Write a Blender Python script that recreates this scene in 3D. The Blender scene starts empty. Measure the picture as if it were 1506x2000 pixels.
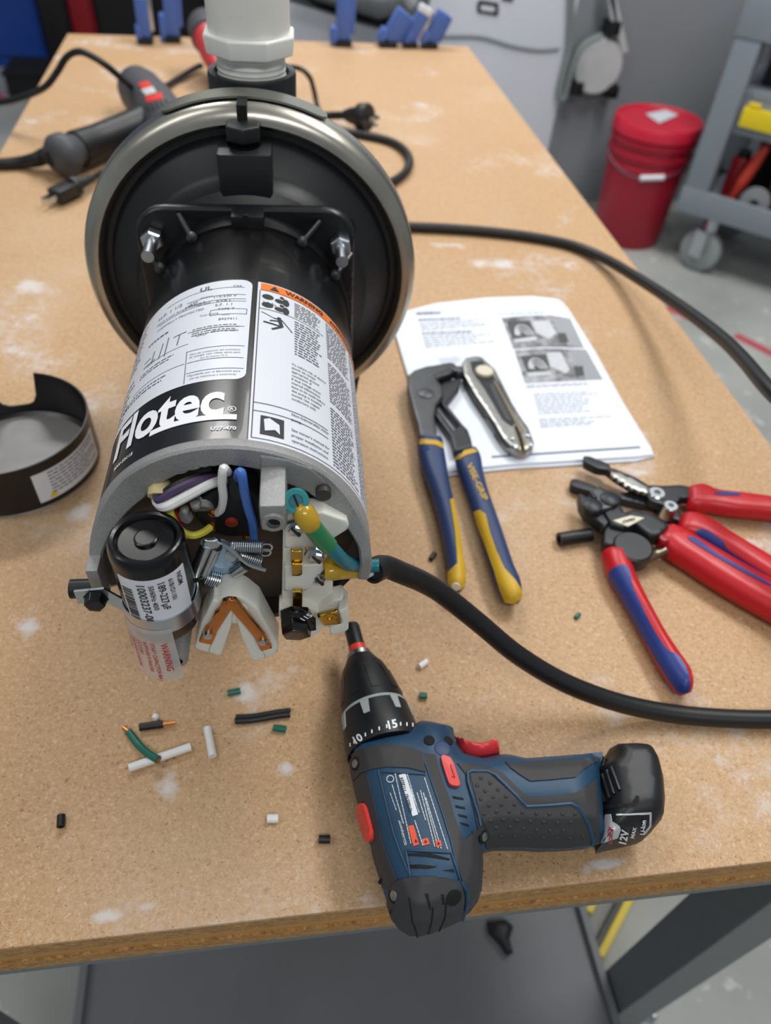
import bpy, bmesh, math, random
import numpy as np
from mathutils import Vector, Matrix, geometry
from mathutils.bvhtree import BVHTree
random.seed(7)
sc = bpy.context.scene
COL = sc.collection
# ------------------------------------------------------------------ camera
F = 1440.0; CX = 753.0; CY = 1000.0; HC = 0.4726          # focal length in px of a 1506x2000 frame; eye height above bench
RW = np.array([[0.98872215, -0.06296509, 0.13588193],
               [-0.13957155, -0.71637232, 0.68361574],
               [0.05429813, -0.69487128, -0.71708132]])    # camera (right, down, forward) -> world
cam_d = bpy.data.cameras.new('camera'); cam = bpy.data.objects.new('camera', cam_d); COL.objects.link(cam)
cam_d.sensor_fit = 'VERTICAL'; cam_d.sensor_height = 24.0; cam_d.sensor_width = 24.0
cam_d.lens = 24.0 * F / 2000.0
cam_d.clip_start = 0.01
r_, d_, f_ = RW[:, 0], RW[:, 1], RW[:, 2]
cam.matrix_world = Matrix(((r_[0], -d_[0], -f_[0], 0), (r_[1], -d_[1], -f_[1], 0), (r_[2], -d_[2], -f_[2], HC), (0, 0, 0, 1)))
cam_d.dof.use_dof = True; cam_d.dof.focus_distance = 0.39; cam_d.dof.aperture_fstop = 4.6
sc.camera = cam
# ------------------------------------------------------------------ light, exposure
sc.view_settings.view_transform = 'Standard'; sc.view_settings.look = 'None'
sc.view_settings.gamma = 1.0; sc.view_settings.use_curve_mapping = False
sc.view_settings.exposure = -0.36
w = bpy.data.worlds.new('world'); sc.world = w; w.use_nodes = True
w.node_tree.nodes['Background'].inputs[0].default_value = (0.86, 0.93, 1.0, 1)
w.node_tree.nodes['Background'].inputs[1].default_value = 0.36
def area(name, loc, sx, sy, power, tgt, col=(1, 1, 1)):
    l = bpy.data.lights.new(name, 'AREA'); l.shape = 'RECTANGLE'; l.size = sx; l.size_y = sy; l.energy = power; l.color = col
    o = bpy.data.objects.new(name, l); COL.objects.link(o); o.location = loc
    o.rotation_euler = (Vector(tgt) - Vector(loc)).to_track_quat('-Z', 'Y').to_euler()
area('ceiling_lamp_strip', (1.15, 0.95, 2.1), 1.3, 0.28, 27, (0.5, 0.6, 0), (1.0, 0.985, 0.96))
area('ceiling_lamp_strip_far', (-0.2, 2.5, 2.1), 1.3, 0.28, 46, (-0.1, 1.9, 0), (1.0, 0.985, 0.96))
area('ceiling_lamp_strip_side', (-1.3, 0.5, 2.1), 0.28, 1.3, 11, (-0.6, 0.6, 0), (1.0, 0.985, 0.96))
area('fill_light_near', (0.3, -1.3, 2.1), 1.3, 0.28, 26, (0.1, 0.3, 0), (1.0, 0.985, 0.96))  # unseen fill added behind the camera to brighten surfaces facing it
area('fill_light_back', (1.2, 1.6, 2.15), 0.28, 1.3, 34, (1.1, 2.9, -.4), (1.0, 0.985, 0.96))  # unseen fill added to brighten the white cabinet and grey wall
# ------------------------------------------------------------------ pixel geometry helpers
def ray(px, py): return RW @ np.array([px - CX, py - CY, F])
def at(px, py, z=0.0):
    r = ray(px, py); t = (z - HC) / r[2]; return Vector((r[0] * t, r[1] * t, z))
def aty(px, py, y):
    r = ray(px, py); t = y / r[1]; return Vector((r[0] * t, y, HC + r[2] * t))
CROP = dict(C7=(740, 560, 2.689), C8=(1060, 860, 3.377), D1=(620, 1200, 3.963), D2=(640, 1400, 4.444), D3=(840, 1400, 3.1375),
            M=(80, 1260, 2.51), E5=(120, 840, 4.168), E6=(340, 860, 3.586), E8=(540, 930, 5.882), P3=(160, 170, 2.282),
            W8=(960, 560, 4.429), G5=(0, 150, 3.765), L7=(0, 680, 5.262))
def K(c, pts):
    ox, oy, s = CROP[c]; return [(ox + p[0] / s, oy + p[1] / s) + tuple(q / s for q in p[2:]) for p in pts]
# ------------------------------------------------------------------ materials
def lin(h):
    v = [int(h[i:i + 2], 16) / 255 for i in (0, 2, 4)]
    return tuple(x / 12.92 if x <= .04045 else ((x + .055) / 1.055) ** 2.4 for x in v) + (1,)
def mat(name, col, rough=0.5, metal=0.0, noise=0.0, nscale=60, bump=0.0, bscale=300, coat=0.0, trans=0.0, alpha=1.0, spec=0.5):
    m = bpy.data.materials.new(name); m.use_nodes = True; nt = m.node_tree; b = nt.nodes['Principled BSDF']
    b.inputs['Roughness'].default_value = rough; b.inputs['Metallic'].default_value = metal
    b.inputs['Coat Weight'].default_value = coat; b.inputs['Transmission Weight'].default_value = trans; b.inputs['Alpha'].default_value = alpha
    b.inputs['Specular IOR Level'].default_value = spec
    c = lin(col) if isinstance(col, str) else col
    tc = nt.nodes.new('ShaderNodeTexCoord')
    n = nt.nodes.new('ShaderNodeTexNoise'); n.inputs['Scale'].default_value = nscale; n.inputs['Detail'].default_value = 5
    nt.links.new(tc.outputs['Object'], n.inputs['Vector'])
    mx = nt.nodes.new('ShaderNodeMix'); mx.data_type = 'RGBA'
    k = noise if noise else 0.06
    mx.inputs[6].default_value = tuple(x * (1 - k) for x in c[:3]) + (1,)
    mx.inputs[7].default_value = tuple(min(1, x * (1 + k)) for x in c[:3]) + (1,)
    nt.links.new(n.outputs['Fac'], mx.inputs[0]); nt.links.new(mx.outputs[2], b.inputs['Base Color'])
    if bump:
        n2 = nt.nodes.new('ShaderNodeTexNoise'); n2.inputs['Scale'].default_value = bscale; n2.inputs['Detail'].default_value = 3
        nt.links.new(tc.outputs['Object'], n2.inputs['Vector'])
        bp = nt.nodes.new('ShaderNodeBump'); bp.inputs['Strength'].default_value = bump; bp.inputs['Distance'].default_value = 0.0006
        nt.links.new(n2.outputs['Fac'], bp.inputs['Height']); nt.links.new(bp.outputs['Normal'], b.inputs['Normal'])
    return m
def ramp(nt, src, stops):
    r = nt.nodes.new('ShaderNodeValToRGB'); e = r.color_ramp.elements
    e[0].position, e[0].color = stops[0]; e[1].position, e[1].color = stops[-1]
    for p, c in stops[1:-1]:
        q = e.new(p); q.color = c
    nt.links.new(src, r.inputs[0]); return r.outputs[0]
def mixc(nt, fac, a, b):
    m = nt.nodes.new('ShaderNodeMix'); m.data_type = 'RGBA'
    for s, i in ((fac, 0), (a, 6), (b, 7)):
        if hasattr(s, 'links'): nt.links.new(s, m.inputs[i])
        else: m.inputs[i].default_value = s
    return m.outputs[2]
def nz(nt, vec, scale, detail=4, rough=.55, dist=0):
    n = nt.nodes.new('ShaderNodeTexNoise'); n.inputs['Scale'].default_value = scale; n.inputs['Detail'].default_value = detail
    n.inputs['Roughness'].default_value = rough; n.inputs['Distortion'].default_value = dist
    nt.links.new(vec, n.inputs['Vector']); return n.outputs['Fac']
W1 = (1, 1, 1, 1); K0 = (0, 0, 0, 1)
def sc01(nt, s):
    m = nt.nodes.new('ShaderNodeMath'); m.operation = 'MULTIPLY'; m.inputs[1].default_value = .33; nt.links.new(s, m.inputs[0]); return m.outputs[0]
def mat_board():
    m = bpy.data.materials.new('particle_board'); m.use_nodes = True; nt = m.node_tree; b = nt.nodes['Principled BSDF']
    tc = nt.nodes.new('ShaderNodeTexCoord'); v = tc.outputs['Object']
    mp = nt.nodes.new('ShaderNodeMapping'); mp.inputs['Scale'].default_value = (1, 1, 1); nt.links.new(v, mp.inputs['Vector']); v = mp.outputs['Vector']
    base = ramp(nt, nz(nt, v, 5, 3), [(.3, lin('B08A62')), (.7, lin('C0A07A'))])
    chips = ramp(nt, nz(nt, v, 340, 4, .8, 1.2), [(.30, lin('83592F')), (.43, lin('B48E64')), (.58, lin('C2A07A')), (.70, lin('E0CAAC'))])
    c = mixc(nt, .8, base, chips)
    vo = nt.nodes.new('ShaderNodeTexVoronoi'); vo.inputs['Scale'].default_value = 230
    dn = nt.nodes.new('ShaderNodeTexNoise'); dn.inputs['Scale'].default_value = 300; nt.links.new(v, dn.inputs['Vector']); dv = nt.nodes.new('ShaderNodeVectorMath'); dv.operation = 'MULTIPLY_ADD'; dv.inputs[1].default_value = (.004, .004, .004); nt.links.new(dn.outputs['Color'], dv.inputs[0]); nt.links.new(v, dv.inputs[2]); nt.links.new(dv.outputs[0], vo.inputs['Vector'])
    msk = ramp(nt, vo.outputs['Distance'], [(.09, W1), (.17, K0)])
    sel = ramp(nt, nz(nt, v, 70, 2), [(.46, K0), (.52, W1)])
    mm = nt.nodes.new('ShaderNodeMath'); mm.operation = 'MULTIPLY'; nt.links.new(msk, mm.inputs[0]); nt.links.new(sel, mm.inputs[1])
    c = mixc(nt, mm.outputs[0], c, lin('7A5433'))
    sm = ramp(nt, nz(nt, v, 9, 6, .62, .3), [(.55, K0), (.68, (.75, .75, .75, 1))])
    sb = ramp(nt, nz(nt, v, 90, 4, .7), [(.42, K0), (.62, W1)])
    mm2 = nt.nodes.new('ShaderNodeMath'); mm2.operation = 'MULTIPLY'; nt.links.new(sm, mm2.inputs[0]); nt.links.new(sb, mm2.inputs[1])
    c = mixc(nt, mm2.outputs[0], c, lin('D2CFD0'))
    # dried plaster smears where the bench carries them
    for px, py, rx, ry in ((975, 515, 75, 20), (885, 478, 60, 10), (60, 1230, 60, 60), (160, 1000, 50, 30), (330, 1540, 50, 60), (205, 1790, 60, 22), (290, 1770, 50, 20), (1180, 1690, 60, 22), (480, 1350, 40, 35), (1195, 880, 40, 14), (60, 560, 60, 25), (130, 110, 40, 10), (1110, 620, 20, 40), (560, 1500, 30, 25), (1010, 120, 50, 10)):
        c0, c1, c2 = at(px, py), at(px + rx, py), at(px, py + ry); mp_ = nt.nodes.new('ShaderNodeVectorMath'); mp_.operation = 'SUBTRACT'; mp_.inputs[1].default_value = (c0.x - .045, c0.y - 1.04, .85); nt.links.new(v, mp_.inputs[0])
        ms = nt.nodes.new('ShaderNodeVectorMath'); ms.operation = 'MULTIPLY'; ms.inputs[1].default_value = (1 / abs(c1.x - c0.x), 1 / max(abs(c2.y - c0.y), .004), 0); nt.links.new(mp_.outputs[0], ms.inputs[0])
        ln = nt.nodes.new('ShaderNodeVectorMath'); ln.operation = 'LENGTH'; nt.links.new(ms.outputs[0], ln.inputs[0])
        ad = nt.nodes.new('ShaderNodeMath'); ad.operation = 'MULTIPLY_ADD'; ad.inputs[1].default_value = 2.2; nt.links.new(nz(nt, v, 45, 5, .65), ad.inputs[0]); nt.links.new(ln.outputs['Value'], ad.inputs[2])
        c = mixc(nt, ramp(nt, ad.outputs[0], [(.55, (.8, .8, .8, 1)), (1.0, K0)]) if False else ramp(nt, sc01(nt, ad.outputs[0]), [(.40, (.8, .8, .8, 1)), (.56, K0)]), c, lin('D2CFD0'))
    soft = ramp(nt, nz(nt, v, 4.5, 3), [(.52, K0), (.8, (.3, .3, .3, 1))])
    c = mixc(nt, soft, c, lin('CDBBA6'))
    nt.links.new(c, b.inputs['Base Color']); b.inputs['Roughness'].default_value = .55
    bp = nt.nodes.new('ShaderNodeBump'); bp.inputs['Strength'].default_value = .25; bp.inputs['Distance'].default_value = .0005
    nt.links.new(nz(nt, v, 500, 3), bp.inputs['Height']); nt.links.new(bp.outputs['Normal'], b.inputs['Normal'])
    return m
def mat_edge():      # layered core seen along the cut edge of the board
    m = bpy.data.materials.new('particle_board_edge'); m.use_nodes = True; nt = m.node_tree; b = nt.nodes['Principled BSDF']
    tc = nt.nodes.new('ShaderNodeTexCoord'); v = tc.outputs['Object']
    mp = nt.nodes.new('ShaderNodeMapping'); mp.inputs['Scale'].default_value = (1, 1, 3.5); nt.links.new(v, mp.inputs['Vector'])
    ch = ramp(nt, nz(nt, mp.outputs['Vector'], 230, 4, .7, 1), [(.32, lin('7C5424')), (.5, lin('B0824A')), (.68, lin('CFA468'))])
    nt.links.new(ch, b.inputs['Base Color']); b.inputs['Roughness'].default_value = .7
    bp = nt.nodes.new('ShaderNodeBump'); bp.inputs['Strength'].default_value = .5; bp.inputs['Distance'].default_value = .001
    nt.links.new(nz(nt, mp.outputs['Vector'], 300, 3), bp.inputs['Height']); nt.links.new(bp.outputs['Normal'], b.inputs['Normal'])
    return m
def mat_concrete():
    m = bpy.data.materials.new('concrete'); m.use_nodes = True; nt = m.node_tree; b = nt.nodes['Principled BSDF']
    tc = nt.nodes.new('ShaderNodeTexCoord'); v = tc.outputs['Object']
    c = ramp(nt, nz(nt, v, 2.2, 6), [(.3, lin('8F9290')), (.7, lin('B2B3AF'))])
    sp = ramp(nt, nz(nt, v, 14, 5, .6), [(.62, K0), (.66, (.7, .7, .7, 1))])
    c = mixc(nt, sp, c, lin('C9CBC6'))
    nt.links.new(c, b.inputs['Base Color']); b.inputs['Roughness'].default_value = .6; return m
def mat_photo(a, b_, sc_):
    m = bpy.data.materials.new('printed_photograph'); m.use_nodes = True; nt = m.node_tree; b = nt.nodes['Principled BSDF']
    tc = nt.nodes.new('ShaderNodeTexCoord')
    c = ramp(nt, nz(nt, tc.outputs['Object'], sc_, 3), [(.35, lin(a)), (.65, lin(b_))])
    nt.links.new(c, b.inputs['Base Color']); b.inputs['Roughness'].default_value = .7; return m
MT = {}
def M(k): return MT[k]
def defm(k, *a, **kw): MT[k] = mat(k, *a, **kw)
MT['board'] = mat_board(); MT['edge'] = mat_edge(); MT['concrete'] = mat_concrete()
defm('edge_smooth', 'B88C50', .7, noise=.12, nscale=40)
defm('bench_steel', '6C7375', .5, .0, noise=.08); defm('bench_dark', '4A4C4D', .55, noise=.12, nscale=20)
defm('shelf_grey', '6C7074', .55, noise=.16, nscale=8, bump=.1)
defm('black_gloss', '0C0C0E', .24, noise=.1, coat=.1, spec=.4); defm('black_paint', '0E0E10', .3, noise=.15, nscale=25)
defm('black_plastic', '141619', .45, noise=.1, bump=.12, bscale=900); defm('black_cast', '131416', .35, noise=.2, nscale=80, bump=.2)
defm('black_rubber', '0F1012', .45, noise=.08); defm('rubber_grey', '333335', .62, noise=.1, bump=.2, bscale=1500)
defm('black_flat', '060607', .8)
defm('steel_ring', 'B4B1A6', .32, 1.0, noise=.3, nscale=30); defm('steel_clasp', '8F9088', .42, 1.0, noise=.2, nscale=22)
defm('zinc', 'C4CBD0', .28, 1.0, noise=.1); defm('zinc_blue', 'A9C4DA', .3, .55, noise=.1)
defm('cast_alu', 'A2A2A2', .45, .6, noise=.6, nscale=2400, bump=.6, bscale=2600)
defm('cast_dark', '4B4743', .5, .5, noise=.25, nscale=60, bump=.3); defm('brown_dark', '62574C', .5, .4, noise=.3, nscale=50)
defm('label_white', 'DADEE6', .38, noise=.02); defm('label_black', '121316', .26, coat=.1); defm('orange', 'F07A22', .4)
defm('ink', '24262A', .6); defm('ink_grey', '5A5E66', .6); defm('ink_white', 'ECEFF4', .5); defm('ink_red', 'B8353F', .6)
defm('pvc', 'EBEBE5', .35, noise=.02); defm('white_plastic', 'DEDED4', .4, noise=.03)
defm('copper', 'C98248', .3, 1.0, noise=.12, nscale=200); defm('brass', 'C9A24A', .3, 1.0, noise=.12)
defm('amber', 'C9A31E', .25, noise=.2, nscale=90, trans=.25, coat=.4); defm('green_ins', '1E7A4A', .3, trans=.1, coat=.3)
defm('teal', '0F7F83', .3, noise=.08, coat=.2); defm('teal_wire', '17707F', .35); defm('green_bit', '0E6454', .4)
defm('wire_white', 'E4E4E2', .4); defm('wire_purple', '4B3A5C', .4); defm('wire_blue', '4674C2', .4); defm('wire_yellow', 'DCD24A', .4); defm('wire_red', 'B02030', .4)
defm('tape_cream', 'CDBE8A', .5); defm('red_dot', '8E2A1C', .3, coat=.4)
defm('cover_floor', '8C8A88', .42, .3, noise=.3, nscale=25)
defm('clear_film', 'E9E4E2', .25, trans=.55, alpha=.62)
defm('paper', 'E6ECF6', .7, noise=.015); defm('page_edge', 'D5DAE4', .8, noise=.06, nscale=400)
MT['photo_a'] = mat_photo('5A5A5E', 'A7A9AE', 70); MT['photo_b'] = mat_photo('606064', 'B0B2B6', 85)
defm('photo_grey', '9A9DA2', .7); defm('photo_dark', '4C4B4E', .7, noise=.3, nscale=200); defm('photo_pale', 'C5C8CD', .7, noise=.2, nscale=160)
defm('print_grey', '7E848F', .8); defm('print_pale', '9DA3AF', .8)
defm('tool_steel', '4F5153', .42, .7, noise=.25, nscale=60, bump=.2); defm('tool_black', '2B2D31', .42, .3, noise=.15, nscale=60)
defm('bright_steel', '9C9C99', .36, 1.0, noise=.2, nscale=120)
defm('navy', '263A64', .5, noise=.12, nscale=40); defm('mustard', 'C9A122', .5, noise=.1, nscale=60)
defm('grip_red', 'BE1620', .38, noise=.06); defm('grip_blue', '23377F', .42, noise=.08)
defm('drill_blue', '18405C', .48, noise=.06, bump=.12, bscale=1800); defm('drill_red', 'D0343A', .4, noise=.06); defm('switch_red', 'D83A32', .4)
defm('drill_grey_line', 'AEB4B6', .45); defm('label_grey', 'C2C5C8', .45); defm('orange_box', 'E2552E', .5)
defm('cream_label', 'D8D2BE', .5); defm('spring_steel', '8F8672', .35, 1.0, noise=.2, nscale=100)
defm('bucket_red', 'A0102C', .4, noise=.12, nscale=6); defm('lid_red', 'C8203A', .4, noise=.08, nscale=8)
defm('cart_grey', '7C858D', .55, noise=.12, nscale=9, bump=.15); defm('cart_dark', '55595E', .6, noise=.15)
defm('wheel_grey', '8E9496', .55, noise=.12, nscale=14); defm('yellow', 'E0C51C', .45); defm('red_item', 'C8402F', .5, noise=.1); defm('item_grey', '8A8D8F', .6)
defm('wall_white', 'D6D9E2', .6, noise=.05, nscale=4); defm('wall_grey', '8C9196', .65, noise=.1, nscale=1.6); defm('reel_white', 'C3C8C9', .55, noise=.06, nscale=14); defm('conduit', 'B9BEC2', .5); defm('cord_grey', '77807F', .6)
defm('clamp_blue', '4868B0', .45, noise=.08, nscale=30); defm('blue_tarp', '16449A', .5, noise=.18, nscale=5); defm('dark_cabinet', '1C1A1D', .5, noise=.2, nscale=4)
defm('red_cabinet', '9C1622', .45, noise=.15, nscale=6); defm('bag_grey', '6E7274', .7, noise=.2, nscale=10); defm('tape_red', 'B8505A', .6, noise=.15)
defm('tool_red', 'C23A3E', .45, noise=.1); defm('heat_grey', '46484C', .55, noise=.12)
# ------------------------------------------------------------------ mesh helpers
OFF = {}
class MB:
    def __init__(s): s.v = []; s.f = []
    def add(s, vs, fs):
        n = len(s.v); s.v += [Vector(v) for v in vs]; s.f += [tuple(i + n for i in f) for f in fs]; return s
    def box(s, x0, x1, y0, y1, z0, z1):
        return s.add([(x, y, z) for z in (z0, z1) for y in (y0, y1) for x in (x0, x1)],
                     [(0, 2, 3, 1), (4, 5, 7, 6), (0, 1, 5, 4), (2, 6, 7, 3), (0, 4, 6, 2), (1, 3, 7, 5)])
    def obox(s, c, ax, ay, az):     # oriented box: centre and three half-axis vectors
        c, ax, ay, az = map(Vector, (c, ax, ay, az))
        vs = [c + i * ax + j * ay + k * az for k in (-1, 1) for j in (-1, 1) for i in (-1, 1)]
        return s.add(vs, [(0, 2, 3, 1), (4, 5, 7, 6), (0, 1, 5, 4), (2, 6, 7, 3), (0, 4, 6, 2), (1, 3, 7, 5)])
    def build(s, name, m, parent=None, smooth=True, bevel=0, angle=38, seg=2, loc=None):
        off = Vector((0, 0, 0))
        if parent is not None: off = OFF.get(parent.name, off)
        elif loc is not None: off = Vector(loc)
        me = bpy.data.meshes.new(name); me.from_pydata([tuple(v - off) for v in s.v], [], s.f); me.validate()
        bm = bmesh.new(); bm.from_mesh(me); bmesh.ops.recalc_face_normals(bm, faces=bm.faces)
        if bevel:
            es = [e for e in bm.edges if len(e.link_faces) == 2 and e.calc_face_angle(0) > .6]
            bmesh.ops.bevel(bm, geom=es, offset=bevel, segments=seg, profile=.6, affect='EDGES', clamp_overlap=True)
        bm.to_mesh(me); bm.free()
        if smooth:
            me.polygons.foreach_set('use_smooth', [True] * len(me.polygons)); me.set_sharp_from_angle(angle=math.radians(angle))
        me.materials.append(M(m) if isinstance(m, str) else m)
        o = bpy.data.objects.new(name, me); COL.objects.link(o)
        if parent is not None: o.parent = parent
        elif loc is not None: o.location = loc
        OFF[o.name] = off
        return o
def tag(o, label, cat, group=None):
    o['label'] = label; o['category'] = cat
    if group: o['group'] = group
    return o
def thing(name, loc, label, cat, group=None, rz=0.0):
    o = bpy.data.objects.new(name, None); COL.objects.link(o); o.location = loc; o.rotation_euler = (0, 0, rz)
    o.empty_display_size = .02; OFF[o.name] = Vector(loc)
    return tag(o, label, cat, group)
def struct(o): o['kind'] = 'structure'; return o
def frame(d, up=(0, 0, 1)):
    d = Vector(d).normalized(); u = Vector(up)
    if abs(d.dot(u)) > .99: u = Vector((0, 1, 0))
    x = d.cross(u).normalized(); return x, x.cross(d).normalized(), d
def revolve(mb, prof, o, d, n=32, up=(0, 0, 1), a0=0.0, a1=None, cap=True):
    x, y, d = frame(d, up); o = Vector(o); full = a1 is None
    k = n if full else n + 1; span = 2 * math.pi if full else a1 - a0
    vs = []
    for t, r in prof:
        for i in range(k):
            th = a0 + span * i / n; vs.append(o + d * t + (x * math.cos(th) + y * math.sin(th)) * r)
    fs = []
    for j in range(len(prof) - 1):
        for i in range(n):
            i2 = (i + 1) % k; fs.append((j * k + i, j * k + i2, (j + 1) * k + i2, (j + 1) * k + i))
    if cap and full:
        if prof[0][1] > 0: fs.append(tuple(range(k - 1, -1, -1)))
        if prof[-1][1] > 0: fs.append(tuple((len(prof) - 1) * k + i for i in range(k)))
    return mb.add(vs, fs)
def cyl(mb, p, q, r, n=24, r2=None):
    p, q = Vector(p), Vector(q); return revolve(mb, [(0, r), ((q - p).length, r if r2 is None else r2)], p, q - p, n)
def tube(mb, p, q, r, ri, n=20):    # hollow piece of pipe
    p, q = Vector(p), Vector(q); L = (q - p).length
    return revolve(mb, [(0.0, ri), (0, r), (L, r), (L, ri), (0, ri)], p, q - p, n, cap=False)
def smooth_path(pts, sub=8):
    P = [Vector(p) for p in pts]; P = [P[0] * 2 - P[1]] + P + [P[-1] * 2 - P[-2]]; out = []
    for i in range(1, len(P) - 2):
        for k in range(sub):
            t = k / sub; a, b, c, d = P[i - 1:i + 3]
            out.append(.5 * ((2 * b) + (c - a) * t + (2 * a - 5 * b + 4 * c - d) * t * t + (3 * b - a - 3 * c + d) * t ** 3))
    out.append(P[-2]); return out
def sweep(mb, pts, r, n=12, sub=8, flat=1.0):
    P = smooth_path(pts, sub) if sub else [Vector(p) for p in pts]
    rs = r if isinstance(r, (list, tuple)) else None
    x, y, d = frame(P[1] - P[0]); vs = []; fs = []
    for i, p in enumerate(P):
        d2 = (P[min(i + 1, len(P) - 1)] - P[max(i - 1, 0)]).normalized()
        x = (x - d2 * x.dot(d2)).normalized(); y = d2.cross(x)
        if rs:
            t = i / (len(P) - 1) * (len(rs) - 1); j = min(int(t), len(rs) - 2); rr = rs[j] + (rs[j + 1] - rs[j]) * (t - j)
        else: rr = r
        for k in range(n):
            th = 2 * math.pi * k / n; vs.append(p + (x * math.cos(th) + y * math.sin(th) * flat) * rr)
    for i in range(len(P) - 1):
        for k in range(n):
            k2 = (k + 1) % n; fs.append((i * n + k, i * n + k2, (i + 1) * n + k2, (i + 1) * n + k))
    fs += [tuple(range(n - 1, -1, -1)), tuple((len(P) - 1) * n + k for k in range(n))]
    return mb.add(vs, fs)
def helix(mb, p, q, R, wire, turns, n=6, per=12):
    p, q = Vector(p), Vector(q); x, y, d = frame(q - p); L = (q - p).length; N = int(turns * per)
    return sweep(mb, [p + d * (L * i / N) + (x * math.cos(2 * math.pi * i / per) + y * math.sin(2 * math.pi * i / per)) * R for i in range(N + 1)], wire, n, 0)
def resample(poly, step):
    out = []
    for i, p in enumerate(poly):
        q = poly[(i + 1) % len(poly)]; L = math.dist(p, q); k = max(1, int(round(L / step)))
        out += [(p[0] + (q[0] - p[0]) * j / k, p[1] + (q[1] - p[1]) * j / k) for j in range(k)]
    return out
def round_poly(poly, it=1, t=.22):
    for _ in range(it):
        out = []
        for i, p in enumerate(poly):
            q = poly[(i + 1) % len(poly)]
            out += [(p[0] + (q[0] - p[0]) * t, p[1] + (q[1] - p[1]) * t), (q[0] + (p[0] - q[0]) * t, q[1] + (p[1] - q[1]) * t)]
        poly = out
    return poly
def pdist(pts, poly):       # distance to outline and inside flag
    P = np.array(pts); A = np.array(poly); B = np.roll(A, -1, 0); d = np.full(len(P), 1e9); ins = np.zeros(len(P), bool)
    for a, b in zip(A, B):
        ab = b - a; t = np.clip(((P - a) @ ab) / max(ab @ ab, 1e-18), 0, 1); d = np.minimum(d, np.hypot(*(P - (a + t[:, None] * ab)).T))
        c = (a[1] > P[:, 1]) != (b[1] > P[:, 1])
        if abs(b[1] - a[1]) > 1e-15: ins ^= c & (P[:, 0] < (b[0] - a[0]) * (P[:, 1] - a[1]) / (b[1] - a[1]) + a[0])
    return d, ins
def fill(poly, step, extra=()):
    A = np.array(poly); lo, hi = A.min(0), A.max(0); g = []
    for j, y in enumerate(np.arange(lo[1] + step * .5, hi[1], step * .87)):
        for x in np.arange(lo[0] + (step * .5 if j % 2 else 0), hi[0], step): g.append((x, y))
    pts = list(poly) + list(extra); n = len(poly)
    if g:
        d, ins = pdist(g, poly); pts += [g[i] for i in range(len(g)) if ins[i] and d[i] > step * .45]
    vs, es, fs, ov, oe, of = geometry.delaunay_2d_cdt([Vector(p) for p in pts], [(i, (i + 1) % n) for i in range(n)], [], 1, 1e-9)
    return [(v.x, v.y) for v in vs], fs
def inflate(mb, poly, zc, h, R, step, edge=0.0, to3=None, bottom=True, flatb=False):
    """rounded solid from an outline: height rises from `edge` at the rim to h at depth R, mirrored below zc"""
    poly = resample(poly, step * .7); N = len(poly); A = np.array(poly)
    area2 = sum(A[i][0] * A[(i + 1) % N][1] - A[(i + 1) % N][0] * A[i][1] for i in range(N)); sg = 1 if area2 > 0 else -1
    extra = []
    for fr in (.12, .4, .75):
        c = []
        for i in range(N):
            t = A[(i + 1) % N] - A[i - 1]; L = math.hypot(*t)
            if L < 1e-12: continue
            c.append((A[i][0] - sg * t[1] / L * R * fr, A[i][1] + sg * t[0] / L * R * fr))
        if c:
            d, ins = pdist(c, poly); last = None
            for i in range(len(c)):
                if ins[i] and d[i] > R * fr * .93 and (last is None or math.dist(last, c[i]) > step * .5): extra.append(c[i]); last = c[i]
    # interior grid kept clear of the rim rows
    lo, hi = A.min(0), A.max(0); g = []
    for j, y in enumerate(np.arange(lo[1], hi[1], step * .87)):
        for x in np.arange(lo[0] + (step * .5 if j % 2 else 0), hi[0], step): g.append((x, y))
    if g:
        d, ins = pdist(g, poly); extra += [g[i] for i in range(len(g)) if ins[i] and d[i] > R * .9]
    pts = poly + extra
    vs, es, fs, ov, oe, of = geometry.delaunay_2d_cdt([Vector(p) for p in pts], [(i, (i + 1) % N) for i in range(N)], [], 1, 1e-9)
    P = [(v.x, v.y) for v in vs]; d, ins = pdist(P, poly); d[d < step * 1e-3] = 0
    H = edge + (h - edge) * np.sqrt(np.clip(1 - (1 - np.minimum(d / R, 1)) ** 2, 0, 1))
    f3 = to3 or (lambda x, y, z: (x, y, z)); n = len(P)
    top = [f3(P[i][0], P[i][1], zc + H[i]) for i in range(n)]
    if flatb: bot = [f3(P[i][0], P[i][1], zc - h) for i in range(n)]
    else: bot = [f3(P[i][0], P[i][1], zc - H[i]) for i in range(n)]
    cnt = {}
    for f in fs:
        for i in range(len(f)):
            e = (f[i], f[(i + 1) % len(f)]); cnt[tuple(sorted(e))] = cnt.get(tuple(sorted(e)), []) + [e]
    F_ = [tuple(f) for f in fs]
    F2 = [tuple(i + n for i in reversed(f)) for f in fs]
    side = [(e[0][1], e[0][0], e[0][0] + n, e[0][1] + n) for e in cnt.values() if len(e) == 1]
    return mb.add(top + bot, F_ + F2 + side)
def bvh_of(*mbs):
    v = []; f = []
    for m in mbs:
        n = len(v); v += m.v; f += [tuple(i + n for i in q) for q in m.f]
    return BVHTree.FromPolygons(v, f)
EYE = Vector((0, 0, HC))
def onto(bvh, px, py, off):
    d = Vector(ray(px, py)).normalized(); l, nrm, i, t = bvh.ray_cast(EYE, d)
    if l is None:
        p = at(px, py, .028); l, nrm, i, t = bvh.find_nearest(p)
        if (p - l).dot(nrm) < 0 and nrm.z < -.2: nrm = -nrm
    if nrm.dot(d) > 0: nrm = -nrm
    return l + nrm * off, nrm
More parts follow.
